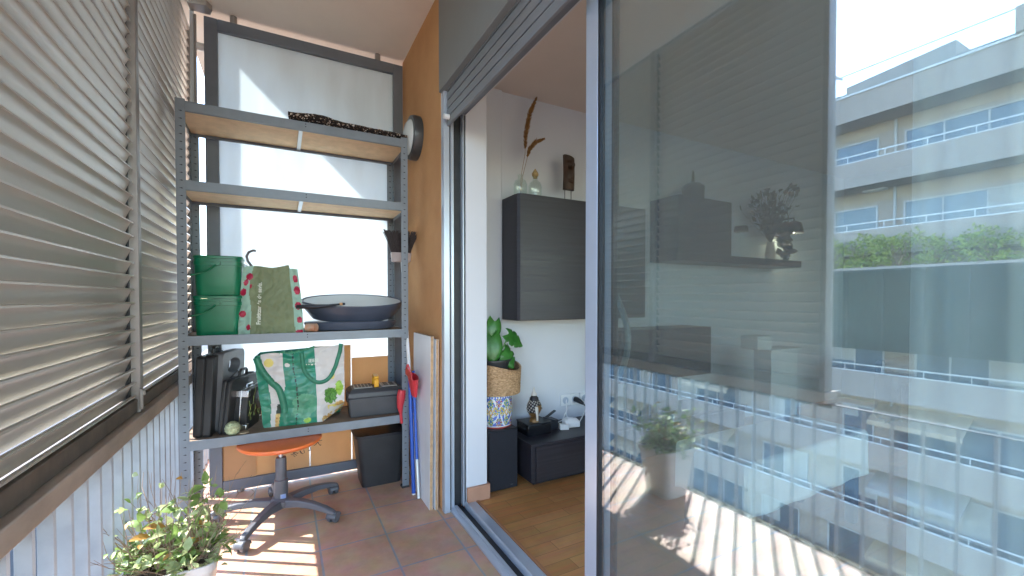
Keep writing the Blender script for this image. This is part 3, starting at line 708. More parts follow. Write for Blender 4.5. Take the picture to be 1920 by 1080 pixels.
def strap(pts, w, nm='handle', d=.004):
    b = MB()
    # smooth polyline of (s,v)
    P = []
    for i in range(len(pts)-1):
        p0 = pts[max(i-1, 0)]; p1 = pts[i]; p2 = pts[i+1]; p3 = pts[min(i+2, len(pts)-1)]
        for k in range(10):
            q = k/10; q2 = q*q; q3 = q2*q
            P.append(tuple(.5*((2*p1[j])+(-p0[j]+p2[j])*q+(2*p0[j]-5*p1[j]+4*p2[j]-p3[j])*q2+(-p0[j]+3*p1[j]-3*p2[j]+p3[j])*q3) for j in range(2)))
    P.append(pts[-1])
    v = []; f = []
    for i, p in enumerate(P):
        c = gxz(min(1, max(0, p[0])), min(1.0, max(0, p[1])), d)
        a = P[max(i-1, 0)]; e = P[min(i+1, len(P)-1)]
        tx, tz = (e[0]-a[0])*(gx1-gx0), (e[1]-a[1])*gh; l = math.hypot(tx, tz) or 1
        nx, nz = -tz/l, tx/l
        over = max(0, p[1]-1)*gh
        for sd in (-1, 1): v.append((c.x+nx*w/2*sd, c.y, c.z+nz*w/2*sd+over))
    f = [(2*i, 2*i+1, 2*i+3, 2*i+2) for i in range(len(P)-1)]
    b.add(v, f); b.build(nm, M('strap_green', (.035,.21,.12), .45, var=.15, scale=14), t, solid=.002)
strap([(.50,.98),(.52,.72),(.60,.58),(.70,.53),(.80,.57),(.88,.70),(.94,.90),(.965,1.01)], .022)
strap([(.02,.98),(.06,.80),(.14,.62),(.22,.50),(.25,.34),(.26,.18)], .034)
b = MB()
for i in range(14):
    s = .27+.36*i/13
    p = gxz(s, 1.0, -.004); b.tube([p-Vector((.008,0,.004)), p+Vector((.008,.004,.007+.004*math.sin(i*2.1)))], .006, 6)
b.build('hem', m_bg2, t)
# letters printed at the top of the green band
def gy(x, z):
    best = None
    v = max(0, min(1, (z-Z4)/(gh)))
    s = max(0, min(1, (x-gx0+.02*v)/(gx1-gx0)))
    return gbag(s, v)[1]-.0045
MX = Matrix.Translation((.126, 2.60, Z4+.345)) @ Matrix.Rotation(R(90), 4, 'X')
tx = text_mesh('lettering', 'IEEEI', .026, m_textw, t, MX, 0, .0006); drape(tx, gy)
MX = Matrix.Translation((.112, 2.60, Z4+.327)) @ Matrix.Rotation(R(90), 4, 'X')
tx = text_mesh('lettering', '• • w 8', .020, m_textw, t, MX, 0, .0006); drape(tx, gy)

# toolbox with yellow handle
t = thing('toolbox', 'dark grey plastic toolbox with a yellow folding handle', 'toolbox', (.50, 2.74, Z4))
xf = Matrix.Translation((.50, 2.745, Z4+.0003)) @ Matrix.Rotation(R(-3), 4, 'Z')
b = MB(); b.add([(-.150,-.085,0),(.150,-.085,0),(.150,.085,0),(-.150,.085,0),(-.158,-.092,.115),(.158,-.092,.115),(.158,.092,.115),(-.158,.092,.115)], [(0,3,2,1),(4,5,6,7),(0,1,5,4),(1,2,6,5),(2,3,7,6),(3,0,4,7)], 0, xf)
b.build('body', m_greyp, t, bevel=.006)
b = MB(); b.add([(-.163,-.097,.116),(.163,-.097,.116),(.163,.097,.116),(-.163,.097,.116),(-.160,-.094,.145),(.160,-.094,.145),(.160,.094,.145),(-.160,.094,.145),(-.140,-.072,.165),(.140,-.072,.165),(.140,.072,.165),(-.140,.072,.165)], [(0,3,2,1),(0,1,5,4),(1,2,6,5),(2,3,7,6),(3,0,4,7),(4,5,9,8),(5,6,10,9),(6,7,11,10),(7,4,8,11),(8,9,10,11)], 0, xf)
lid = b.build('lid', m_greyp, t, bevel=.004)
b = MB(); b.box(-.125,-.02,-.060,.060,.1655,.172,0,xf).box(.035,.125,-.060,.060,.1655,.172,0,xf); b.build('organiser', M('smoked_lid', (.32,.31,.28), .3, var=.2, scale=30), lid, bevel=.002)
b = MB()
for i in range(5): b.box(-.118+i*.02,-.104+i*.02,-.05,.05,.1725,.1738,0,xf)
b.box(.05,.075,-.045,.045,.1725,.1738,0,xf).box(.085,.11,-.045,.045,.1725,.1738,0,xf)
b.build('divider', m_blackp, lid)
b = MB(); b.box(-.010,.018,-.055,-.035,.1656,.215,0,xf).box(-.010,.018,.035,.055,.1656,.215,0,xf).box(-.010,.018,-.055,.055,.2152,.232,0,xf); b.build('handle', m_yellow, t, bevel=.004)
b = MB(); b.box(-.1665,-.1585,-.035,-.005,.085,.150,0,xf); b.build('latch', m_blackp, t, bevel=.002)
b = MB(); b.box(-.1665,-.1585,.01,.04,.085,.150,0,xf); b.build('latch', m_blackp, t, bevel=.002)

# waste bin under the lowest shelf
t = thing('waste_bin', 'black plastic waste bin standing under the lowest shelf', 'bin', (.55, 2.81, 0))
cb = (.535, 2.80)
def rr(w, d, r, n=5):
    pts = []
    for (sx, sy, a0) in ((1,1,0), (-1,1,90), (-1,-1,180), (1,-1,270)):
        for i in range(n+1):
            a = R(a0+90*i/n); pts.append((sx*(w/2-r)+r*math.cos(a), sy*(d/2-r)+r*math.sin(a)))
    return pts
def loft(b, levels, c, mi=0):
    v = []; f = []; n = None
    for (w_, d_, r_, z) in levels:
        ring_ = rr(w_, d_, r_); n = len(ring_); v += [(c[0]+x, c[1]+y, z) for x, y in ring_]
    for k in range(len(levels)-1):
        for j in range(n): f.append((k*n+j, k*n+(j+1)%n, (k+1)*n+(j+1)%n, (k+1)*n+j))
    f.append(tuple(range(n))[::-1]); f.append(tuple((len(levels)-1)*n+j for j in range(n)))
    b.add(v, f, mi)
b = MB(); loft(b, [(.235,.20,.03,.0005),(.30,.245,.035,.315),(.292,.237,.033,.315),(.228,.193,.028,.006)], cb); b.build('body', m_blackp, t, smooth=40)
b = MB(); loft(b, [(.302,.247,.036,.308),(.318,.263,.04,.308),(.318,.263,.04,.324),(.292,.237,.034,.324),(.292,.237,.034,.3155)], cb); b.build('rim', m_black, t, smooth=40)

# ------------------------------------------------------------------ stool
t = thing('swivel_stool', 'orange swivel stool on a grey five star wheeled base', 'stool', (-.01, 2.555, 0))
sx_, sy_ = -.015, 2.560
b = MB(); b.lathe([(.0001,.344),(.08,.347),(.15,.356),(.192,.370),(.203,.380),(.200,.391),(.18,.3965),(.0001,.398)], (sx_, sy_+.062, 0), 56, mf=None); b.build('seat', m_orangeseat, t, smooth=50)
b = MB(); rnd = random.Random(3)
for i in range(16):
    a = R(rnd.uniform(-75, 5)) ; rad = .188
    p = Vector((sx_+rad*math.cos(a), sy_+.062+rad*math.sin(a), .366))
    q = p+Vector((rnd.uniform(-.02,.02), rnd.uniform(-.015,.01), -rnd.uniform(.006,.022)))
    b.tube([p, (p+q)/2+Vector((rnd.uniform(-.01,.01),0,-.008)), q], .0014, 5)
b.build('frayed_trim', m_black, t)
MB().lathe([(.012,.3146),(.012,.3435)], (sx_, sy_, 0), 20).build('piston', m_steel, t)
c = MB().lathe([(.033,.088),(.033,.196),(.031,.198),(.0265,.2),(.0265,.305),(.024,.312),(.024,.3145),(.0125,.3145)], (sx_, sy_, 0), 32).build('column', m_chairp, t)
MB().box(sx_-.004, sx_+.022, sy_-.0345, sy_-.031, .105, .128).build('sticker', M('sticker_blue_white', (.6,.65,.75), .5, var=.4, scale=60, col2=(.2,.3,.6)), c, bevel=.001)
b = MB(); b.lathe([(.045,.062),(.058,.070),(.056,.092),(.040,.104),(.0335,.106)], (sx_, sy_, 0), 32); b.build('hub', m_chairp, t)
for ang in (167, 241, 318, 27, 97):
    a = R(ang); ux, uy = math.cos(a), math.sin(a)
    L_ = .315
    b = MB()
    v = []; st = [(.035,.034,.058,.098),(.12,.026,.070,.104),(.20,.022,.068,.098),(.27,.020,.058,.084),(.305,.019,.050,.072),(L_+.012,.015,.049,.062)]
    for (d, hw, zb, zt) in st:
        for (o_, zz) in ((-hw, zb), (-hw*.75, zt), (hw*.75, zt), (hw, zb)):
            v.append((sx_+ux*d-uy*o_, sy_+uy*d+ux*o_, zz))
    n = len(st)
    f = [(i*4+j, i*4+(j+1)%4, (i+1)*4+(j+1)%4, (i+1)*4+j) for i in range(n-1) for j in range(4)]+[(3,2,1,0),((n-1)*4,(n-1)*4+1,(n-1)*4+2,(n-1)*4+3)]
    b.add(v, f); b.build('leg', m_chairp, t, bevel=.006, seg=3)
    px, py = sx_+ux*(L_-.01), sy_+uy*(L_-.01)
    sw = R(ang*2.3+40); cx_, cy_ = px+.016*math.cos(sw), py+.016*math.sin(sw)
    b = MB(); ax = Vector((-math.sin(sw), math.cos(sw), 0)); ce = Vector((cx_, cy_, .0255))
    for sd in (-1, 1): b.tube([ce+ax*.005*sd, ce+ax*.024*sd], .0252, 24)
    b.tube([ce-ax*.005, ce+ax*.005], .010, 12)
    cs = b.build('caster', m_chairp, t, bevel=.003)
    b = MB()
    for k in range(9):
        pass
    b.grid(lambda s, q: tuple(ce+ax*(.0265*(q-.5)*2)+Vector((math.cos(sw), math.sin(sw), 0))*(-.0272*math.cos(PI*s))+Vector((0,0,.0272*math.sin(PI*s)))), 14, 4)
    b.tube([(px,py,.047),(px,py,.0525)], .009, 10)
    b.build('hood', m_chairp, cs, solid=.002)

# ------------------------------------------------------------------ boards, dustpan and poles by the orange wall
def board(x0, lean, y0, y1, h, th, label, z0=.0004):
    t = thing('laminate_board', label, 'board', (x0, (y0+y1)/2, 0), 'white laminate boards leaning on the orange wall')
    xf = Matrix.Translation((x0, 0, z0)) @ Matrix.Rotation(R(lean), 4, 'Y')
    MB().box(.001, th-.001, y0+.0005, y1-.0005, .0005, h-.0005, 0, xf).build('core', m_chipedge, t, smooth=0)
    MB().box(0, .0008, y0, y1, 0, h, 0, xf).box(th-.0008, th, y0, y1, 0, h, 0, xf).build('face', m_white, t, smooth=0)
    MB().box(.0008, th-.0008, y0+.0004, y1-.0004, h-.0004, h, 0, xf).build('edge_band', m_boardtop, t, smooth=0)
    return t
board(.694, .55, 2.248, 2.585, .945, .018, 'outer white laminate board with raw chipboard edge')
board(.7215, .5, 2.235, 2.56, .93, .016, 'inner white laminate board touching the orange wall')
t = thing('dustpan', 'red plastic dustpan hanging on a pole beside the shelves', 'dustpan', (.655, 2.44, .60))
xf = Matrix.Translation((.664, 2.435, .59)) @ Matrix.Rotation(R(9), 4, 'X') @ Matrix.Rotation(R(-6), 4, 'Y')
b = MB(); b.lathe([(.012,.0),(.034,.006),(.050,.06),(.062,.118),(.064,.120),(.060,.120),(.047,.06),(.030,.010),(.0005,.009)], (0,0,0), 32, sx=.42, sy=1.15, xf=xf); b.build('pan', m_red, t, smooth=50)
b = MB(); b.add([(-.020,-.066,.118),(-.024,.066,.118),(-.024,.050,.165),(-.020,-.050,.165),(-.0225,-.066,.118),(-.0265,.066,.118),(-.0265,.050,.165),(-.0225,-.050,.165)], [(0,1,2,3),(7,6,5,4),(0,4,5,1),(1,5,6,2),(2,6,7,3),(3,7,4,0)], 0, xf); b.build('back_wall', m_red, t)
b = MB(); b.tube([xf @ Vector(p) for p in ((-.023,-.030,.1655),(-.023,-.020,.186),(-.023,.0,.193),(-.023,.020,.186),(-.023,.030,.1655))], .005, 8); b.build('hanger', m_red, t)
t = thing('hand_brush', 'small red hand brush hanging below the dustpan by the shelf', 'brush', (.622, 2.586, .44))
b = MB(); b.tube([(.630,2.586,.60),(.624,2.584,.56),(.617,2.583,.50),(.622,2.583,.46)], [.022,.026,.018,.010], 10); b.build('head', m_red, t)
MB().tube([(.6222,2.583,.459),(.626,2.582,.40)], [.009,.008], 10).build('handle', m_red, t)
t = thing('broom', 'broom standing upside down with bristles up and a blue white pole', 'broom', (.664, 2.50, 0))
MB().tube([(.668,2.47,.012),(.669,2.55,.66)], .0115, 14).build('lower_pole', m_blue, t)
MB().tube([(.669,2.5501,.661),(.664,2.70,1.38)], .0105, 14).build('upper_pole', m_whitep, t)
MB().lathe([(.004,.0),(.012,.004),(.0118,.0119)], (.668,2.47,0.0005), 14).build('cap', m_whitep, t)
MB().prism([(.603,1.381),(.715,1.381),(.722,1.44),(.597,1.44)], 2.695, 2.735, 'y').build('head', M('brush_block', (.5,.42,.4), .5, var=.1), t, bevel=.004)
b = MB(); rnd = random.Random(5)
for i in range(420):
    s = rnd.random(); y = rnd.uniform(2.697, 2.733); x0 = .602+.115*s
    spr = (s-.5)*.10+rnd.uniform(-.012,.012)
    b.tube([(x0, y, 1.4395), (x0+spr*.4, y, 1.50), (x0+spr, y+rnd.uniform(-.01,.01), 1.565+rnd.uniform(-.012,.016))], .0016, 4, caps=False)
b.build('bristles', M('dark_bristle', (.045,.032,.03), .7, var=.3), t, smooth=0)
t = thing('mop', 'thin blue and silver pole leaning against the white board', 'pole', (.68, 2.43, 0))
MB().tube([(.676,2.395,.010),(.679,2.44,.22)], .009, 12).build('lower_pole', m_lightmetal, t)
MB().tube([(.679,2.4402,.221),(.684,2.53,.72)], .0085, 12).build('upper_pole', m_blue, t)

# round bulkhead lamp on the orange wall (unlit)
t = thing('bulkhead_lamp', 'round wall lamp with dark ring on the orange wall', 'lamp', (.753, 2.665, 2.15))
lc = (0, 2.66, 2.15)
MB().lathe([(.100,.7525),(.132,.7525),(.134,.715),(.128,.700),(.108,.697),(.106,.712)], lc, 48, axis='x').build('ring', M('lamp_ring', (.05,.055,.06), .35, var=.1), t)
MB().lathe([(.107,.7120),(.105,.694),(.085,.678),(.04,.668),(.0005,.666)], lc, 48, axis='x').build('diffuser', M('opal_glass', (.62,.66,.66), .15, var=.03), t, smooth=60)

# ------------------------------------------------------------------ planter in the foreground
t = thing('potted_plant', 'straggly half dry plant in a white square pot by the railing', 'plant', (-.326, 1.80, 0))
pc = (-.326, 1.80)
b = MB(); loft(b, [(.17,.17,.03,.0005),(.175,.175,.03,.01),(.235,.235,.035,.255),(.25,.25,.035,.257),(.25,.25,.035,.285),(.232,.232,.03,.285),(.222,.222,.03,.255)], pc)
b.build('pot', m_pot, t, smooth=40, bevel=.003)
b = MB(); b.grid(lambda s, v: (pc[0]+(s-.5)*.215, pc[1]+(v-.5)*.215, .272+.018*fbm(s*5, v*5, 3)), 24, 24); b.build('soil', m_soil, t)
rnd = random.Random(21)
tw = MB(); lv = [MB(), MB(), MB()]
def leaf(b, p, d, n, L_, W_, curl=.2):
    d = Vector(d).normalized(); n = Vector(n); sd = d.cross(n); sd = sd.normalized() if sd.length > 1e-4 else Vector((1,0,0)); up = sd.cross(d)
    v = []
    prof = [(0,.06),(.2,.7),(.45,1),(.72,.72),(.9,.3),(1,.02)]
    for i, (q, wd) in enumerate(prof):
        c = Vector(p)+d*L_*q+up*(curl*L_*(q-q*q*1.3))
        v += [c-sd*W_/2*wd+up*W_*.18*wd, c, c+sd*W_/2*wd+up*W_*.18*wd]
    f = []
    for i in range(len(prof)-1):
        a = 3*i; f += [(a, a+1, a+4, a+3), (a+1, a+2, a+5, a+4)]
    b.add(v, f)
def rv(k=1): return Vector((rnd.gauss(0, k), rnd.gauss(0, k), rnd.gauss(0, k)))
tips = []
for i in range(112):
    p = Vector((pc[0]+rnd.uniform(-.1,.1), pc[1]+rnd.uniform(-.1,.1), .272))
    L_ = rnd.choice((.08,.12,.16,.22,.29)) * rnd.uniform(.8, 1.12)
    d = Vector(((p.x-pc[0])*5+rnd.gauss(0,.28), (p.y-pc[1])*5+rnd.gauss(0,.28), 1.0)).normalized()
    pts = [p]
    for k in range(5):
        d = (d+rv(.14)).normalized(); pts.append(pts[-1]+d*L_/5)
    r0 = rnd.uniform(.0011, .0022)
    tw.tube(pts, [r0*(1-.13*k) for k in range(6)], 5)
    for k in (2, 3, 4):
        if rnd.random() < .55:
            q = pts[k]; e = (d+rv(.6)).normalized(); ln = rnd.uniform(.02,.07)
            tw.tube([q, q+e*ln*.5, q+e*ln+rv(.004)], [r0*.6, r0*.5, r0*.3], 4); tips.append(q+e*ln)
    tips.append(pts[-1])
    # leaves on the living shoots
    if rnd.random() < .6:
        for k in range(1, 6):
            if pts[k].x > pc[0]+.15: continue
            for _ in range(rnd.choice((0,1,2))):
                e = (rv(1)+Vector((0,0,.35))).normalized(); big = rnd.random() < .22
                b = lv[rnd.choices((0,1,2), (5,6,.35))[0]]
                leaf(b, pts[k], e, rv(1)+Vector((0,0,1.3)), rnd.uniform(.040,.060) if big else rnd.uniform(.020,.038), rnd.uniform(.024,.034) if big else rnd.uniform(.012,.020), rnd.uniform(-.1,.5))
# trailing rosettes over the rim
for i in range(60):
    a = rnd.uniform(0, 2*PI); rr_ = rnd.uniform(.085,.15)
    c = Vector((pc[0]+rr_*math.cos(a), pc[1]+rr_*math.sin(a)-.01, .30-max(0, rr_-.12)*1.3+rnd.uniform(-.012,.035)))
    b = lv[1] if rnd.random() < .6 else lv[0]
    for k in range(rnd.randint(5, 9)):
        e = Vector((math.cos(k*2.4+a), math.sin(k*2.4+a), rnd.uniform(.1,.9))); leaf(b, c+rv(.006), e, Vector((0,0,1)), rnd.uniform(.022,.040), rnd.uniform(.013,.022), .35)
# a few broad leaves standing out
for (dx, dy, z, ang) in ((-.02,-.03,.40,190),(.0,.0,.43,160),(.03,-.05,.33,10),(.06,-.04,.345,40),(.045,-.08,.335,80),(-.06,-.02,.37,200),(.02,.06,.41,20),(-.01,-.05,.385,230)):
    a = R(ang); leaf(lv[rnd.choice((0,0,1,2))], (pc[0]+dx, pc[1]+dy, z), (math.cos(a), math.sin(a), .25), (0,-.4,1), .058, .030, .3)
for i in range(150):
    p = Vector((pc[0]+rnd.uniform(-.105,.105), pc[1]+rnd.uniform(-.105,.105), .274+rnd.random()*.03)); d = rv(1); d.z = abs(d.z)*.8
    tw.tube([p, p+d.normalized()*rnd.uniform(.03,.07)], [.0009,.0005], 4)
tw.build('twigs', m_bark, t, smooth=0)
for b, m, nm in zip(lv, (m_leafA, m_leafB, m_leafC), ('green_leaves', 'pale_leaves', 'turning_leaves')): b.build(nm, m, t, smooth=60)

# ------------------------------------------------------------------ living room, seen through the door
def wcab(x0, x1, label, z0, z1, y0=2.20, bow=.03):
    t = thing('wall_cabinet', label, 'cabinet', ((x0+x1)/2, 2.36, z0))
    pts = [(x0, 2.5195 if x0 > 1.27 else 2.4995), (x0, y0+.035)] + [(x0+(x1-x0)*i/16, y0+.035-bow*math.sin(PI*min(1, .12+i/16*.88))**.6) for i in range(1, 16)] + [(x1, y0+.035), (x1, 2.5195 if x0 > 1.27 else 2.4995)]
    MB().prism(pts, z0, z1, 'z').build('body', m_espresso, t, bevel=.004, smooth=25)
    MB().box((x0+x1)/2-.001, (x0+x1)/2+.001, y0+.0005, y0+.02, z0+.01, z1-.01).build('door_gap', m_blackgap, t) if bow < .01 else None
    return t
# wall cabinet over the bench
t = thing('wall_cabinet', 'dark wood wall cabinet with bowed side seen through the door opening', 'cabinet', (1.7, 2.38, 1.02))
MB().prism([(1.263,2.4985),(1.263,2.335),(1.268,2.305),(1.282,2.290),(1.31,2.285),(2.30,2.285),(2.32,2.29),(2.325,2.31),(2.325,2.4985)], 1.015, 1.795, 'z').build('body', m_espresso, t, bevel=.003, smooth=30)
# bottles
def bottle(cx, cy, z0, h, label, stopper):
    t = thing('glass_bottle', label, 'bottle', (cx, cy, z0))
    MB().lathe([(.0001,.002),(.036,.003),(.043,.012),(.044,h*.55),(.036,h*.72),(.020,h*.80),(.0165,h*.86),(.0165,h*.95),(.023,h*.97),(.023,h),(.0145,h),(.0145,h*.86),(.018,h*.80),(.034,h*.71),(.0415,h*.55),(.0405,.013),(.0001,.006)], (cx, cy, z0), 32).build('glass', m_bottle, t, smooth=50)
    if stopper:
        b = MB(); b.lathe([(.013,h*.93),(.013,h+.001),(.020,h+.004),(.022,h+.02),(.014,h+.032),(.003,h+.050)], (cx, cy, z0), 14)
        b.build('stopper', M('cork_stopper', (.36,.25,.11), .8, var=.3, scale=60), t)
    return t
bottle(1.335, 2.385, 1.7955, .140, 'clear glass bottle holding dried grass plumes', False)
bottle(1.445, 2.385, 1.7955, .142, 'clear glass bottle with a cork stopper on the cabinet', True)
t = thing('dried_grass', 'two brown dried pampas plumes standing in a glass bottle', 'dried grass', (1.335, 2.385, 1.80))
def plume(pts, r, nm):
    c = []
    for i in range(len(pts)-1):
        for k in range(8): c.append(Vector(pts[i]).lerp(Vector(pts[i+1]), k/8))
    c.append(Vector(pts[-1]))
    b = MB(); rn = random.Random(len(nm)+int(r*1e4)); n = len(c)
    b.tube(c, .0016, 5)
    st = int(n*.44)
    for i in range(st, n-1):
        q = (i-st)/(n-st); w_ = r*(math.sin(PI*min(1, .18+q*.82)))**.7
        for k in range(42):
            d = (c[i+1]-c[i]).normalized(); s = Vector((rn.gauss(0,1), rn.gauss(0,1), rn.gauss(0,1))); s = (s-d*s.dot(d)).normalized()
            p = c[i].lerp(c[i+1], rn.random()); e = p+s*w_*rn.uniform(.5,1)+d*w_*rn.uniform(.8,1.8)
            b.tube([p, p.lerp(e, .6)+s*.001, e], [.0016,.0013,.0004], 3, caps=False)
    b.build(nm, M('plume_brown', (.27,.12,.030), .9, var=.4, scale=50, col2=(.36,.19,.06)), t, smooth=0)
plume([(1.333,2.385,1.80),(1.345,2.39,1.94),(1.378,2.40,2.08),(1.383,2.40,2.20),(1.412,2.40,2.34),(1.462,2.40,2.45)], .021, 'tall_plume')
plume([(1.337,2.385,1.80),(1.352,2.385,1.93),(1.385,2.39,2.04),(1.41,2.40,2.11),(1.455,2.40,2.165),(1.522,2.40,2.20)], .018, 'short_plume')
# carved mask on wire legs
t = thing('carved_mask', 'tall narrow carved dark wood mask on two wire legs', 'sculpture', (1.715, 2.40, 1.7955))
m_dw = M('dark_carved_wood', (.060,.030,.016), .5, var=.5, scale=12, stretch=(1,1,.3), bump=.2, bscale=60)
def mask(s, v):
    x = 1.676+.083*s+.004*math.sin(v*3); z = 1.886+.235*v - .02*s*(v > .9)
    u_ = (s-.5)*2
    y = 2.400-.028*math.sqrt(max(0, 1-u_*u_*.92))
    nose = math.exp(-(u_/.28)**2)*(max(0, 1-abs(v-.52)/.22))**.8*.026
    brow = math.exp(-((v-.74)/.05)**2)*.014*(1-.5*abs(u_))
    eye = -math.exp(-((abs(u_)-.42)/.2)**2-((v-.64)/.045)**2)*.014
    mouth = math.exp(-((v-.23)/.05)**2-(u_/.5)**2)*.014 - math.exp(-((v-.23)/.012)**2-(u_/.45)**2)*.012
    cheek = math.exp(-((abs(u_)-.6)/.2)**2-((v-.42)/.1)**2)*.006
    return (x, y-nose-brow-eye-mouth-cheek, z)
b = MB(); b.grid(mask, 40, 90); b.grid(lambda s, v: (1.676+.083*s+.004*math.sin(v*3), 2.408, 1.886+.235*v-.02*s*(v > .9)), 10, 20)
for s in (0, 1): b.grid(lambda q, v: tuple(mask(s, v)[i]*(1-q)+(mask(s, v)[0], 2.408, mask(s, v)[2])[i]*q for i in range(3)), 2, 90)
for v in (0, 1): b.grid(lambda s, q: tuple(mask(s, v)[i]*(1-q)+(mask(s, v)[0], 2.408, mask(s, v)[2])[i]*q for i in range(3)), 40, 2)
b.build('face', m_dw, t, smooth=50)
b = MB()
for x in (1.690, 1.742): b.tube([(x,2.403,1.7957),(x,2.403,1.888)], .0028, 6)
b.tube([(1.690,2.395,1.7985),(1.690,2.42,1.7985),(1.742,2.42,1.7985),(1.742,2.395,1.7985)], .0026, 6)
b.build('stand', m_black, t)

# black speaker, pots and plant
t = thing('floor_speaker', 'black box speaker standing beside the plaster wall end', 'speaker', (1.14, 2.36, .03))
MB().box(1.030, 1.228, 2.225, 2.498, .0305, .385).build('cabinet', m_black, t, bevel=.004)
MB().box(1.036, 1.222, 2.216, 2.2245, .038, .380).build('grille', M('speaker_cloth', (.014,.015,.021), .9, var=.3, scale=200, bump=.3, bscale=400), t, bevel=.003)
MB().box(1.175, 1.192, 2.2145, 2.2158, .055, .059).build('badge', m_greyp, t)
m_tw, m_tb, m_ty, m_tg, m_tr_ = (M('glaze_white', (.62,.63,.64), .18, var=.04), M('glaze_blue', (.10,.16,.50), .18, var=.2, scale=40), M('glaze_yellow', (.60,.36,.04), .18, var=.2, scale=40), M('glaze_green', (.03,.27,.15), .18, var=.2, scale=40), M('glaze_red', (.35,.05,.04), .18, var=.2, scale=40))
def tal(s, v):
    a = (s*7) % 1; x = (a-.5)*2
    if v < .06: return 4 if v < .03 else 0
    if v > .90: return 1 if (s*40) % 1 < .5 else 3 if v > .95 else 0
    y = (v-.48)/.42
    r = math.hypot(x, y); th = math.atan2(y, x)
    if abs(x)+abs(y) < .16: return 0
    if abs(x)+abs(y) < .30: return 2
    for (cx_, cy_, k) in ((0,.62,3),(0,-.62,3),(-.62,.1,2),(.62,.1,2),(-.95,.75,4),(.95,.75,4),(-.95,-.75,4),(.95,-.75,4)):
        dx, dy = x-cx_, (y-cy_)*1.0; rr_ = math.hypot(dx, dy)
        if rr_ < .34:
            an = math.atan2(dy, dx)
            return k if math.sin(an*7) > .0 and rr_ > .08 else (1 if rr_ < .12 else 0 if math.sin(an*7) > -.6 else 2 if k == 3 else 3)
    return 1 if math.sin(r*13+math.sin(th*4)) > -.15 else 0
t = thing('patterned_pot', 'round ceramic pot painted with bright flowers on the speaker', 'pot', (1.13, 2.355, .386))
MB().lathe([(.104+.006*math.sin(PI*i/70), .0003+.194*i/70) for i in range(71)]+[(.10,.1945),(.096,.19),(.092,.02),(.0001,.02)], (1.137,2.352,.3855), 220, mf=lambda s, q: tal(s, q*74/70) if q < 70/74 else 0).build('body', [m_tw, m_tb, m_ty, m_tg, m_tr_], t, smooth=50)
t = thing('monstera_plant', 'broad leaved green plant in a woven basket on the painted pot', 'plant', (1.15, 2.355, .58))
bcx, bcy, bz = 1.152, 2.355, .5805
prof = [(.0001,.0),(.135,.0),(.142,.01),(.146,.07),(.150,.15),(.147,.158),(.140,.150),(.136,.07),(.13,.03),(.0001,.03)]
bk = MB()
def basket(s, v):
    a = 2*PI*s; row = v*17; r = .143+.007*v+.0035*math.sin(PI*(row*2))*math.sin(s*60*PI+(int(row) % 2)*PI)
    z = bz+.165*v+.018*(max(0, v-.8)/.2)*math.sin(a*2+.4)+.0
    return (bcx+r*math.cos(a), bcy+r*math.sin(a), z)
bk.grid(basket, 180, 85); bk.grid(lambda s, v: (lambda p: (bcx+(p[0]-bcx)*(.93), bcy+(p[1]-bcy)*.93, p[2]))(basket(s, v)), 60, 20)
bk.lathe([(.0001,.0),(.143,.0)], (bcx,bcy,bz), 60)
bk.grid(lambda s, v: (lambda p: (bcx+(p[0]-bcx)*(1-.07*v), bcy+(p[1]-bcy)*(1-.07*v), p[2]))(basket(s, 1)), 180, 1)
bk.build('basket', m_wick, t, smooth=60)
MB().lathe([(.085,.10),(.105,.195),(.112,.196),(.112,.205),(.104,.205),(.098,.17),(.0001,.17)], (bcx-.025,bcy,bz), 40).build('nursery_pot', m_blackp, t)
MB().lathe([(.0001,.178),(.05,.180),(.097,.174)], (bcx-.025,bcy,bz), 30).build('soil', m_soil, t)
def mleaf(base, tip, nrm, W_, nm='leaf', split=0):
    base = Vector(base); tip = Vector(tip); d = tip-base; L_ = d.length; d.normalize(); n = Vector(nrm).normalized(); sd = d.cross(n).normalized(); up = sd.cross(d)
    def fn(s, v):
        u_ = (s-.5)*2; q = v
        wd = (math.sin(PI*min(1, q*.86+.14))**.62)*(1-q**5*.7)
        back = -.16*L_*(abs(u_)**1.4)*(1-q)**2*1.6
        if split and abs(u_) > .45 and q > .2: wd *= 1-.28*max(0, math.sin(q*26))**8
        c = base+d*(L_*q+back)+up*(-.16*L_*(q**2)-.10*W_*(u_*u_)+.03*W_*abs(u_))
        return c+sd*(u_*W_/2*wd)
    b = MB(); b.grid(fn, 16, 20); b.build(nm, m_mon, t, smooth=80, solid=.0008)
    return base
def petiole(p, q, bow):
    p = Vector(p); q = Vector(q); m = (p+q)/2+Vector(bow)
    MB().tube([p.lerp(m, i/4).lerp(m.lerp(q, i/4), i/4) for i in range(5)], [.0055,.005,.0045,.004,.003], 8).build('stem', M('stem_green', (.10,.28,.05), .4, var=.2), t)
o0 = (bcx-.03, bcy-.02, bz+.178)
for (bs_, tp, nr, wd, bw, sp) in (
    ((1.098,2.30,.925),(1.092,2.255,.765),(-.15,-1,.25),.125,(-.02,0,.03),0),
    ((1.128,2.33,1.015),(1.105,2.30,.895),(.1,-1,.5),.105,(0,0,.04),0),
    ((1.222,2.33,.935),(1.318,2.30,.868),(.2,-.85,.7),.135,(.03,0,.02),1),
    ((1.178,2.31,.835),(1.235,2.265,.735),(.1,-1,.35),.12,(.02,0,.05),1),
    ((1.24,2.38,.86),(1.275,2.37,.80),(.5,-.6,.3),.045,(.02,0,.02),1)):
    petiole(o0, bs_, bw); mleaf(bs_, tp, nr, wd, split=sp)
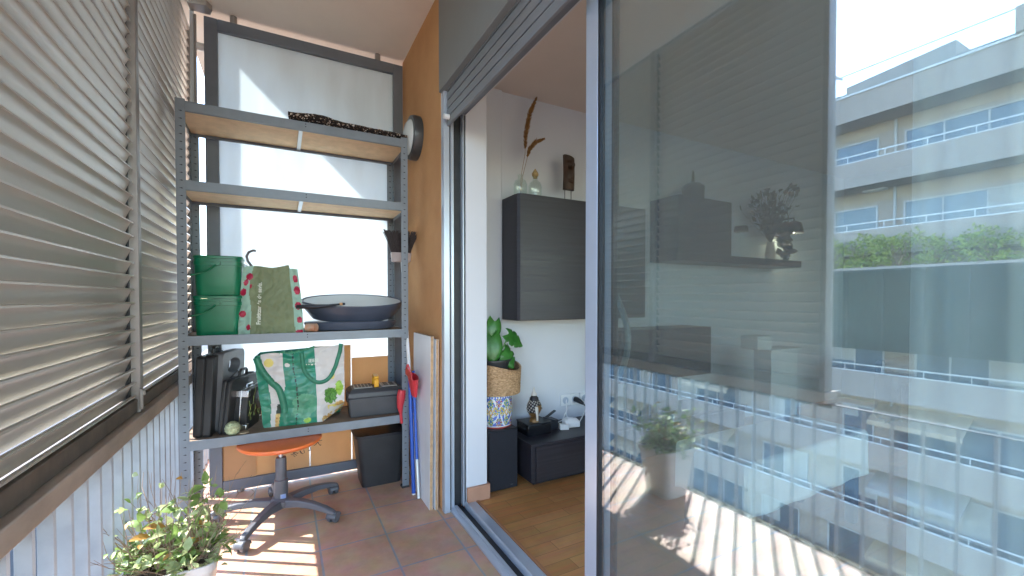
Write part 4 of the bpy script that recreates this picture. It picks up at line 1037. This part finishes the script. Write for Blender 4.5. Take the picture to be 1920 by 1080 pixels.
# low bench
t = thing('media_bench', 'low dark wood media bench along the living room wall', 'bench', (2.2, 2.33, .03))
MB().box(1.275, 3.3, 2.145, 2.5195, .274, .292).build('top', m_espresso, t, bevel=.002)
MB().box(1.283, 3.29, 2.158, 2.519, .062, .2737).build('body', m_espresso, t, bevel=.002)
MB().box(1.312, 3.27, 2.1465, 2.1578, .066, .272).build('drawer_front', m_espresso, t, bevel=.0015)
MB().box(1.32, 3.25, 2.20, 2.50, .0303, .0617).build('plinth', m_black, t)
# black tray box and Buddha head
t = thing('black_box', 'glossy black box on the bench carrying the carved head', 'box', (1.42, 2.345, .2925))
MB().box(1.335, 1.505, 2.285, 2.43, .2925, .360).build('body', M('gloss_black', (.006,.006,.008), .15, var=.2), t, bevel=.003)
MB().box(1.332, 1.508, 2.282, 2.433, .3603, .367).build('lid', m_black, t, bevel=.002)
t = thing('buddha_sculpture', 'small carved Buddha head with dotted hair and pointed top', 'sculpture', (1.405, 2.335, .3672))
hc = Vector((1.408, 2.335, .455))
m_skin = M('gilded_wood', (.22,.115,.035), .4, var=.35, scale=25, metal=.15)
m_hair = M('dark_hair_paint', (.018,.016,.018), .5, var=.2)
m_dot = M('cream_dots', (.58,.54,.48), .6, var=.08)
def head(s, v):
    a = 2*PI*s; p = PI*v
    dx, dy, dz = math.sin(p)*math.cos(a), math.sin(p)*math.sin(a), -math.cos(p)
    r = .046; x = dx*r*1.06; y = dy*r*.92; z = dz*.062
    if dz < -.2: x *= 1-.25*(-.2-dz); y *= 1-.38*(-.2-dz)
    f = max(0, dx)**4
    x += f*(.016*math.exp(-((dz+.18)/.16)**2)*math.exp(-(dy/.22)**2) + .006*math.exp(-((dz+.52)/.08)**2)*math.exp(-(dy/.3)**2)+.008*math.exp(-((dz+.80)/.12)**2) - .006*math.exp(-((dz-.05)/.10)**2)*(abs(dy) > .12)+.004*math.exp(-((dz-.22)/.08)**2))
    return hc+Vector((x, y, z))
def hm(s, v):
    dz = -math.cos(PI*v); dx = math.sin(PI*v)*math.cos(2*PI*s)
    if dz > .34-.0*dx or (dx < -.05 and dz > -.45): return 1
    if dx > .5 and abs(dz-.05) < .05 and abs(math.sin(PI*v)*math.sin(2*PI*s)) > .2: return 1
    if dx > .6 and abs(dz+.52) < .06: return 3
    return 0
b = MB(); b.grid(head, 64, 56, mf=hm)
b.lathe([(.028,-.06),(.024,-.075),(.030,-.087)], hc, 24, mi=0)
face = b.build('face', [m_skin, m_hair, m_dot, M('lip_red', (.30,.08,.04), .4)], t, smooth=60)
b = MB()
for i in range(120):
    v = 1-(i+.5)/120*.62; a = i*2.399963
    dz = -math.cos(PI*v)
    p = head((a/(2*PI)) % 1, v); d = (p-hc).normalized()
    if (p.x-hc.x) > .0 and dz < .38: continue
    ring_ = [p+d*.001+ (d.orthogonal().normalized()*math.cos(q)+d.cross(d.orthogonal().normalized())*math.sin(q))*.0036 for q in [2*PI*k/8 for k in range(9)]]
    b.tube(ring_, .0013, 5)
b.build('curls', m_dot, face, smooth=60)
b = MB(); b.lathe([(.030,.048),(.027,.066),(.018,.076),(.0185,.080)], hc, 24, mi=0); b.lathe([(.0186,.0802),(.0186,.088),(.015,.092),(.015,.098),(.012,.100),(.0095,.106),(.004,.128),(.0005,.136)], hc, 24, mi=1); b.build('topknot', [m_hair, m_dot], face, smooth=40)
for sd in (-1, 1):
    b = MB(); b.tube([hc+Vector((-.006, sd*.043, .016)), hc+Vector((-.010, sd*.048, .0)), hc+Vector((-.006, sd*.047, -.035)), hc+Vector((.0, sd*.041, -.072))], [.008,.011,.009,.006], 10)
    b.build('ear', m_dot, face, smooth=60)
t = thing('wooden_slat_box', 'dark open box with a slanting slat beside the carved head', 'box', (1.545, 2.38, .2925))
MB().box(1.510, 1.600, 2.345, 2.43, .2925, .352).build('body', m_black, t, bevel=.002)
MB().box(-.055,.055,-.012,.012,0,.006,0,Matrix.Translation((1.555,2.385,.375)) @ Matrix.Rotation(R(-28),4,'Y')).box(-.05,.05,-.012,.012,0,.006,0,Matrix.Translation((1.535,2.345,.360)) @ Matrix.Rotation(R(18),4,'Y')).build('slat', m_black, t, bevel=.001)
# white adaptor, white block, sockets, plugs and cables
t = thing('white_adaptor', 'white rounded power adaptor lying on the bench', 'adaptor', (1.69, 2.34, .2925))
b = MB(); xf = Matrix.Translation((1.70, 2.345, .2926)) @ Matrix.Rotation(R(-12), 4, 'Z')
b.add([(-.055,-.04,0),(.055,-.04,0),(.055,.04,0),(-.055,.04,0),(-.055,-.04,.04),(.055,-.04,.04),(.06,.04,.03),(-.045,.04,.045),(-.03,-.018,.066),(.035,-.018,.062),(.03,.03,.05),(-.02,.03,.058)], [(0,3,2,1),(0,1,5,4),(1,2,6,5),(2,3,7,6),(3,0,4,7),(4,5,9,8),(5,6,10,9),(6,7,11,10),(7,4,8,11),(8,9,10,11)], 0, xf)
b.build('body', m_whitep, t, bevel=.010, seg=3)
tag(MB().box(-.03,.03,-.022,.022,0,.034,0,Matrix.Translation((1.625,2.315,.2926)) @ Matrix.Rotation(R(-20),4,'Z')).build('white_block', m_whitep, bevel=.003), 'small white charger block beside the dark slat box', 'charger')
for i, (x, lab) in enumerate(((1.775,'white wall socket left of the plugged black plug'),(1.855,'white wall socket holding a black plug'),(1.945,'white wall socket nearest the door leaf'))):
    t = thing('wall_socket', lab, 'socket', (x, 2.519, .425), 'white wall sockets over the bench')
    MB().box(x-.040, x+.040, 2.510, 2.5195, .385, .465).build('plate', m_whitep, t, bevel=.004)
    MB().lathe([(.021,2.5075),(.024,2.5075),(.024,2.5097),(.021,2.5097)], (x,0,.425), 24, axis='y').build('ring', m_aluL, t)
    MB().lathe([(.0001,2.5095),(.021,2.5094)], (x,0,.425), 24, axis='y').build('recess', m_plwhite, t)
t = thing('power_plug', 'black power plug with cable in the middle wall socket', 'plug', (1.86, 2.49, .42))
MB().tube([(1.857,2.509,.425),(1.862,2.49,.424),(1.87,2.465,.415),(1.888,2.45,.400)], [.018,.019,.016,.009], 14).build('body', m_black, t)
MB().tube([(1.888,2.4495,.399),(1.92,2.42,.36),(1.98,2.40,.30),(2.1,2.38,.298)], .0045, 8).build('cable', m_black, t)
cb_ = MB()
for (pts) in ([(1.775,2.505,.42),(1.76,2.47,.37),(1.70,2.44,.31),(1.62,2.42,.298),(1.58,2.44,.297)], [(1.945,2.505,.42),(1.93,2.47,.36),(1.85,2.42,.31),(1.78,2.36,.30),(1.755,2.36,.31)], [(1.78,2.505,.43),(1.74,2.45,.34),(1.72,2.41,.335)]):
    P_ = [Vector(q) for q in pts]; cb_.tube([P_[0]]+[P_[i].lerp(P_[i+1], k/4) for i in range(len(P_)-1) for k in range(1, 5)], .0042, 7)
tag(cb_.build('white_cable', m_whitep), 'tangled white cables on the bench below the sockets', 'cable')

# deeper in the room, dim behind the reflecting glass
t = thing('wall_shelf', 'long dark wall shelf with lower cabinet block deep in the room', 'shelf', (3.3, 2.40, 1.45))
MB().box(2.60, 4.25, 2.25, 2.5195, 1.44, 1.50).build('board', m_espresso, t, bevel=.002)
MB().box(2.60, 3.22, 2.24, 2.5195, 1.5003, 1.93).build('cabinet', m_espresso, t, bevel=.003)
t = thing('bell_ornament', 'dark bell shaped ornament on the far cabinet', 'ornament', (2.93, 2.38, 1.9305))
MB().lathe([(.085,.0),(.088,.12),(.06,.145),(.03,.15),(.012,.165),(.010,.22),(.002,.26)], (2.93,2.38,1.9305), 24).build('body', m_black, t)
t = thing('mushroom_lamp', 'thin stemmed small lamp standing on the far wall shelf', 'lamp', (3.55, 2.38, 1.5005))
MB().lathe([(.03,.0),(.03,.006),(.006,.008),(.005,.24)], (3.55,2.38,1.5003), 16).build('stem', m_lightmetal, t)
MB().lathe([(.055,.235),(.06,.25),(.05,.285),(.002,.29)], (3.55,2.38,1.5003), 20).build('shade', m_black, t)
t = thing('dark_bouquet', 'dark dried bouquet in a pale vase on the far wall shelf', 'bouquet', (3.95, 2.36, 1.5005))
MB().lathe([(.035,.0),(.045,.06),(.03,.15),(.034,.17),(.028,.17),(.02,.1)], (3.95,2.36,1.5003), 20).build('vase', M('pale_pink_vase', (.55,.42,.38), .4), t)
b = MB(); rnd = random.Random(8)
for i in range(150):
    p = Vector((3.95, 2.36, 1.66)); d = Vector((rnd.gauss(-.25,.35), rnd.gauss(-.1,.25), 1)).normalized(); q = p+d*rnd.uniform(.1,.5)
    b.tube([p, q], [.002,.001], 4); leaf(b, q, d+rv(.5), rv(1), .06, .035, .2)
b.build('stems', M('dark_foliage', (.03,.035,.03), .7, var=.4), t)
t = thing('orchid', 'dark leaved orchid in front of the lit lamp', 'plant', (4.12, 2.33, 1.5005))
b = MB()
for i in range(60):
    p = Vector((4.12+rnd.gauss(0,.05), 2.33, 1.52+rnd.random()*.32)); leaf(b, p, rv(1), rv(1), .08, .055, .2)
b.tube([(4.12,2.33,1.5004),(4.12,2.33,1.7),(4.16,2.32,1.9),(4.08,2.3,2.0)], .004, 6)
b.build('stems', M('dark_foliage2', (.03,.04,.03), .7, var=.4), t)
t = thing('reading_lamp', 'small lit lamp with dark shade shining on the wall', 'lamp', (4.36, 2.40, 1.72))
MB().lathe([(.02,.12),(.06,.10),(.085,.0),(.078,.0),(.055,.092)], (4.36,2.38,1.78), 24).build('shade', m_black, t)
MB().lathe([(.0005,-.022),(.022,-.012),(.026,.008),(.015,.03),(.0005,.034)], (4.36,2.38,1.81), 16).build('bulb', emit('warm_bulb', (1,.82,.55), 30), t)
MB().tube([(4.36,2.5195,1.93),(4.36,2.38,1.93),(4.36,2.38,1.90)], .008, 8).build('arm', m_black, t)
t = thing('dark_sideboard', 'dark low cabinet block on the bench deep in the room', 'cabinet', (2.6, 2.38, .30))
MB().box(2.05, 2.98, 2.24, 2.5, .56, .93).build('body', m_espresso, t, bevel=.003)
MB().box(2.3, 2.7, 2.32, 2.46, .2925, .5597).build('foot', m_black, t)
t = thing('white_parcel', 'small white box on a white stool deep in the room', 'box', (3.25, 2.2, .75))
MB().box(3.20, 3.38, 2.0, 2.14, .755, .86).build('body', m_whitep, t, bevel=.004)
t = thing('white_stool', 'tall white plinth stool by the media bench', 'stool', (3.4, 2.1, .03))
MB().box(3.32, 3.72, 1.96, 2.138, .74, .7545).build('top', m_whitep, t, bevel=.004)
MB().box(3.34, 3.70, 1.98, 2.12, .0305, .7397).build('base', m_white, t, bevel=.003)
# low table with white cloth right behind the glass
t = thing('low_table', 'low table under a white cloth behind the glass door', 'table', (1.88, 1.2, .03))
MB().box(1.60, 2.55, 1.045, 1.365, .478, .4985).build('top', m_espresso, t, bevel=.002)
for x in (1.64, 2.51):
    for y in (1.08, 1.33): MB().box(x-.02, x+.02, y-.02, y+.02, .0305, .4777).build('leg', m_espresso, t)
def cloth(s, v):
    x = 1.50+1.15*s; y = .94+.53*v
    z = .4995; ex = 0
    dx = max(0, 1.598-x, x-2.552); dy = max(0, 1.043-y, y-1.367)
    xx = min(max(x, 1.596), 2.554); yy = min(max(y, 1.041), 1.369)
    d = max(dx, dy)
    if d > 0:
        z -= d*2.1; k = .010+.006*math.sin((x+y)*24)*d*8
        if dx >= dy: xx += (-1 if x < 1.6 else 1)*k
        else: yy += (-1 if y < 1.1 else 1)*k
    return (xx, yy, z)
b = MB(); b.grid(cloth, 90, 60)
tag(b.build('tablecloth', M('white_cloth', (.78,.80,.80), .9, var=.03), smooth=60, solid=.001), 'white cloth hanging over the low table behind the glass', 'tablecloth')
# curtain
def curtain(s, v):
    y = -.62+1.01*s+.01*fbm(s*5, v*2, 3)*v; x = 1.115+.034*math.sin(s*58+1.3*math.sin(s*9))+.012*math.sin(s*17)
    return (x, y, .05+2.42*v)
b = MB(); b.grid(curtain, 180, 12)
m_sheer = sheer('sheer_voile', (.93,.95,.96), .05, .55)
t = thing('sheer_curtain', 'white sheer curtain hanging inside the glass door', 'curtain', (1.115, -.1, .05))
b.build('voile', m_sheer, t, smooth=80)
MB().tube([(1.115,-2.9,2.482),(1.115,2.1,2.482)], .011, 10).build('rail', m_whitep, t)
pg = 'dark framed pictures on the far wall'
for i, (y, z, w_, h_) in enumerate(((1.05,1.28,.30,.42),(.62,1.34,.24,.30),(1.42,1.36,.22,.26))):
    t = thing('framed_picture', ('largest dark framed picture on the far wall','small framed picture right of the largest one','small framed picture left of the largest one')[i], 'picture', (5.59, y, z), pg)
    MB().box(5.570, 5.5995, y-w_/2, y+w_/2, z-h_/2, z+h_/2).build('frame', m_black, t, bevel=.003)
    MB().box(5.567, 5.5698, y-w_/2+.025, y+w_/2-.025, z-h_/2+.025, z+h_/2-.025).build('print', M('dim_print', (.16,.18,.18), .6, var=.5, scale=9), t)
t = thing('sofa', 'dark sofa against the far wall of the room', 'sofa', (5.1, .8, .03))
MB().box(4.75,5.55,-.1,1.7,.06,.42).build('seat', m_greyp, t, bevel=.04, seg=3); MB().box(5.35,5.58,-.1,1.7,.425,.85).build('backrest', m_greyp, t, bevel=.05, seg=3)
MB().box(4.72,5.5,1.705,1.88,.06,.60).build('armrest', m_greyp, t, bevel=.04); MB().box(4.72,5.5,-.28,-.105,.06,.60).build('armrest', m_greyp, t, bevel=.04)
for x in (4.8,5.45):
    for y in (-.2,1.8): MB().tube([(x,y,.0305),(x,y,.0595)], .02, 10).build('leg', m_black, t)

# ------------------------------------------------------------------ apartment block across the street
m_fac = M('pale_pink_render', (.42,.365,.33), .85, var=.10, scale=1.6, detail=7, stretch=(1,1,.12), bump=.1, bscale=8)
m_facw = M('cream_render', (.46,.38,.30), .85, var=.06, scale=.6)
m_fwin = M('window_glass_blue', (.09,.15,.22), .08, var=.35, scale=.5, spec=1.0)
m_fframe = M('window_frame_white', (.5,.52,.55), .5, var=.05)
m_blind = M('roller_blind', (.45,.46,.46), .7, var=.05, scale=1, stretch=(1,1,20))
m_rail = M('white_rail', (.75,.78,.8), .4)
m_awn = M('awning_ochre', (.52,.43,.33), .8, var=.12, scale=2)
FX = -20.65
t = thing('apartment_building', 'pale apartment block across the street with long balconies', 'building', (FX-4, 10, -13))
MB().box(FX-9, FX-1.45, -14, 46, -13, 10.9).build('wall', m_fac, t, smooth=0)
levels = [10.16, 7.2, 4.16, -2.03, -5.05, -8.05, -11.0]
rnd = random.Random(12)
for li, zt in enumerate(levels):
    MB().box(FX-.14, FX, -14, 46, zt-1.12, zt-.02).box(FX-1.445, FX-.1405, -14, 46, zt-1.12, zt-.98).build('parapet', m_fac, t, smooth=0)
    rl = MB().box(FX-.10, FX-.05, -14, 46, zt+.26, zt+.31)
    rl.box(FX-.12, FX-.02, -14, 46, zt-.0195, zt+.02)
    y = -13
    while y < 46: rl.box(FX-.085, FX-.065, y, y+.03, zt+.0202, zt+.2598); y += 1.35
    if li: rl.build('railing', m_rail, t, smooth=0)
    if li == 0:
        MB().box(FX-.15, FX+.05, -14, 46, zt-.0195, zt+.06).build('coping', m_rail, t, smooth=0)
        MB().box(FX-.08, FX-.05, -14, 46, zt+.98, zt+1.03).build('railing', m_rail, t, smooth=0)
        MB().box(FX-.075, FX-.055, -14, 46, zt+.07, zt+.97).build('terrace_glass', glass_mat('terrace_glass', (.9,.95,.97), .015, 1.4), t, smooth=0)
        continue
# recessed windows of every storey
for li, zf in enumerate([6.15, 3.1, 0.0, -3.1, -6.1, -9.1, -12.1]):
    if li == 2: continue
    k = 0; y = -13.0 + (.62 if li % 2 else 0)
    spans = [(-10.5,-7.5),(-5.6,-2.4),(-.6,2.2),(3.4,8.45),(9.35,11.1),(12.6,14.4),(15.6,19.0),(20.5,22.4),(24,27.6),(29,31),(33,36.5),(38,41)]
    for (a_, b_) in spans:
        if li >= 3: a_ += rnd.uniform(-.5,.5); b_ += rnd.uniform(-.5,.5)
        zt_ = zf+2.28; z0_ = zf+.06
        wn = MB(); fx = FX-1.45
        wn.box(fx+.0005, fx+.06, a_, a_+.07, z0_, zt_).box(fx+.0005, fx+.06, b_-.07, b_, z0_, zt_).box(fx+.0005, fx+.06, a_+.0705, b_-.0705, zt_-.07, zt_)
        n = max(1, int((b_-a_)/1.05))
        for q in range(1, n): yy = a_+(b_-a_)*q/n; wn.box(fx+.0005, fx+.05, yy-.03, yy+.03, z0_, zt_-.0705)
        wo = wn.build('window', m_fframe, t, smooth=0)
        MB().box(fx+.0007, fx+.02, a_+.0705, b_-.0705, z0_, zt_-.0705).build('pane', m_fwin, wo, smooth=0)
        if rnd.random() < .55:
            cut = rnd.uniform(.2,.9); c0 = a_+(b_-a_)*rnd.choice((0,.5)); MB().box(fx+.0202, fx+.034, max(c0, a_+.075), min(c0+(b_-a_)*.5, b_-.075), zt_-.075-(zt_-z0_)*cut, zt_-.0752).build('blind', m_blind, wo, smooth=0)
    if li >= 3:
        for (a_, b_) in ((6.2,9.2),(16,19.5),(23,26)):
            if rnd.random() < .75:
                MB().prism([(FX-1.44, zf+2.55),(FX-.3, zf+1.95),(FX-.3, zf+1.75),(FX-.34, zf+1.75),(FX-.34, zf+1.92),(FX-1.44, zf+2.5)], a_, b_, 'y').build('awning', m_awn if rnd.random() < .6 else m_blind, t, smooth=0)
    MB().box(FX-1.4497, FX-1.43, -14, 46, zf+2.45, zf+2.9).build('lintel_band', m_facw, t, smooth=0)
for y in (8.75, 15.1, 22.9, 28.4, -1.6):
    b = MB(); b.tube([(FX-1.40, y, -12.9), (FX-1.40, y, -2.2)], .06, 8); b.tube([(FX-1.40, y, 3.2), (FX-1.40, y, 9.0)], .06, 8); b.build('downpipe', m_fframe, t, smooth=60)
for (y, z) in ((6.6,-2.9),(13.2,-5.9),(19.6,-8.9),(9.0,6.0),(30.2,-5.9)):
    b = MB(); b.box(FX-1.44, FX-1.08, y, y+.82, z, z+.58); ac = b.build('air_conditioner', m_rail, t, bevel=.02)
    MB().lathe([(.22, FX-1.079),(.22, FX-1.07),(.02, FX-1.07)], (0, y+.34, z+.29), 20, axis='x').build('fan_grille', m_fwin, ac)
# dark glazed terrace storey
dg = MB()
dg.box(FX+.78, FX+.82, -14, 12.6, -.98, 2.30)
dgo = dg.build('glazed_terrace', M('dark_green_glass', (.010,.032,.034), .35, var=.2, scale=.4, spec=.25), t, smooth=0)
b = MB(); y = -13
while y < 12.6: b.box(FX+.8205, FX+.85, y, y+.05, -.97, 2.28); y += 1.25
b.box(FX+.8205, FX+.85, -14, 12.6, 2.2805, 2.36); b.build('mullions', M('dark_mullion', (.03,.05,.055), .5), dgo, smooth=0)
MB().box(FX-1.445, FX+.86, -14, 12.6, 2.361, 2.46).build('terrace_slab', m_fac, t, smooth=0)
MB().prism([(7.7,10.9),(11.9,10.9),(11.9,12.35),(7.7,12.7)], FX-7.5, FX-4.2, 'x').build('penthouse', m_fac, t, smooth=0)
fr = MB()
for y in (11.6, 13.3):
    fr.box(FX-1.0, FX-.92, y, y+.08, 10.95, 12.3)
fr.box(FX-1.0, FX-.92, 11.6, 13.4, 12.3005, 12.38).box(FX-3.2, FX-.92, 11.6, 11.68, 12.381, 12.46).box(FX-3.2, FX-.92, 13.32, 13.4, 12.381, 12.46); fr.build('pergola', m_rail, t, smooth=0)
t = thing('corner_block', 'plain pale block rising above the terrace at the right', 'building', (FX-3, 1, -13))
MB().box(FX-8.9, FX+.25, -15.0, 4.95, 10.22, 11.1).build('wall', m_fac, t, smooth=0)
# hedge on the terrace edge
m_hA = M('hedge_leaf', (.46,.56,.09), .6, var=.3, scale=3, trans=.4, col2=(.62,.70,.18))
m_hB = M('hedge_leaf_dark', (.26,.36,.08), .6, var=.4, scale=3, trans=.3)
rnd = random.Random(31)
for i in range(13):
    y = -3.5+i*1.27; big = rnd.uniform(.75, 1.25)
    t = thing('hedge_shrub', ['bright green shrub on the glazed terrace edge','taller yellow green shrub on the glazed terrace edge'][big > 1.0], 'shrub', (FX+.42, y, 2.461), 'shrubs along the terrace over the dark glazing')
    tr = MB(); fo = [MB(), MB()]
    for k in range(6):
        tr.tube([(FX+.42, y, 2.462), (FX+.42+rnd.gauss(0,.15), y+rnd.gauss(0,.25), 2.5+.5*big), (FX+.42+rnd.gauss(0,.25), y+rnd.gauss(0,.5), 2.5+1.0*big)], [.03,.02,.008], 5)
    tr.build('stem', m_bark, t, smooth=0)
    cl = [(Vector((FX+.45+rnd.gauss(0,.16), y+rnd.gauss(0,.45), 2.5+rnd.random()**1.1*1.2*big)), rnd.uniform(.16,.34)) for _ in range(20)]
    for (c, r_) in cl:
        for q in range(34):
            d = rv(1).normalized(); p = c+Vector((d.x*r_, d.y*r_*1.25, d.z*r_*.85))*rnd.uniform(.5,1.05)
            if p.z < 2.505: continue
            leaf(fo[0] if rnd.random() < .65 else fo[1], p, d+rv(.6), rv(1)+Vector((0,0,1)), rnd.uniform(.09,.17), rnd.uniform(.05,.09), .2)
    fo[0].build('foliage', m_hA, t, smooth=0); fo[1].build('dark_foliage', m_hB, t, smooth=0)

# ------------------------------------------------------------------ camera, sun, sky
cam = bpy.data.cameras.new('camera'); co = bpy.data.objects.new('camera', cam); COL.objects.link(co)
cam.sensor_width = 36; cam.lens = 36*804.2/1920; cam.shift_y = 34.55/1920; cam.clip_start = .02; cam.clip_end = 2000
co.location = (0, 0, 1.15); co.rotation_euler = (R(90-1.021), 0, R(-28.133))
sc.camera = co
EL = 39.9; sd = Vector((.835*math.cos(R(EL)), -.55*math.cos(R(EL)), -math.sin(R(EL)))).normalized()
sun = bpy.data.lights.new('sun', 'SUN'); sun.energy = 2.0; sun.angle = R(.5); sun.color = (1, .97, .93)
so = bpy.data.objects.new('sun', sun); COL.objects.link(so); so.location = (-10, 8, 12)
so.rotation_euler = sd.to_track_quat('-Z', 'Y').to_euler()
w = bpy.data.worlds.new('World'); sc.world = w; w.use_nodes = True
nt = w.node_tree; bg = nt.nodes['Background']
sk = nt.nodes.new('ShaderNodeTexSky'); sk.sky_type = 'NISHITA'; sk.sun_disc = False
sk.sun_elevation = R(EL); sk.sun_rotation = math.atan2(-sd.x, -sd.y); sk.air_density = 1.0; sk.dust_density = .3; sk.ozone_density = 1
nt.links.new(sk.outputs['Color'], bg.inputs['Color']); bg.inputs['Strength'].default_value = .15
sc.view_settings.view_transform = 'Standard'; sc.view_settings.look = 'None'; sc.view_settings.gamma = 1; sc.view_settings.exposure = 3.25
sc.cycles.max_bounces = 12; sc.cycles.transparent_max_bounces = 24; sc.cycles.diffuse_bounces = 6; sc.cycles.glossy_bounces = 6
sc.cycles.sample_clamp_indirect = 6
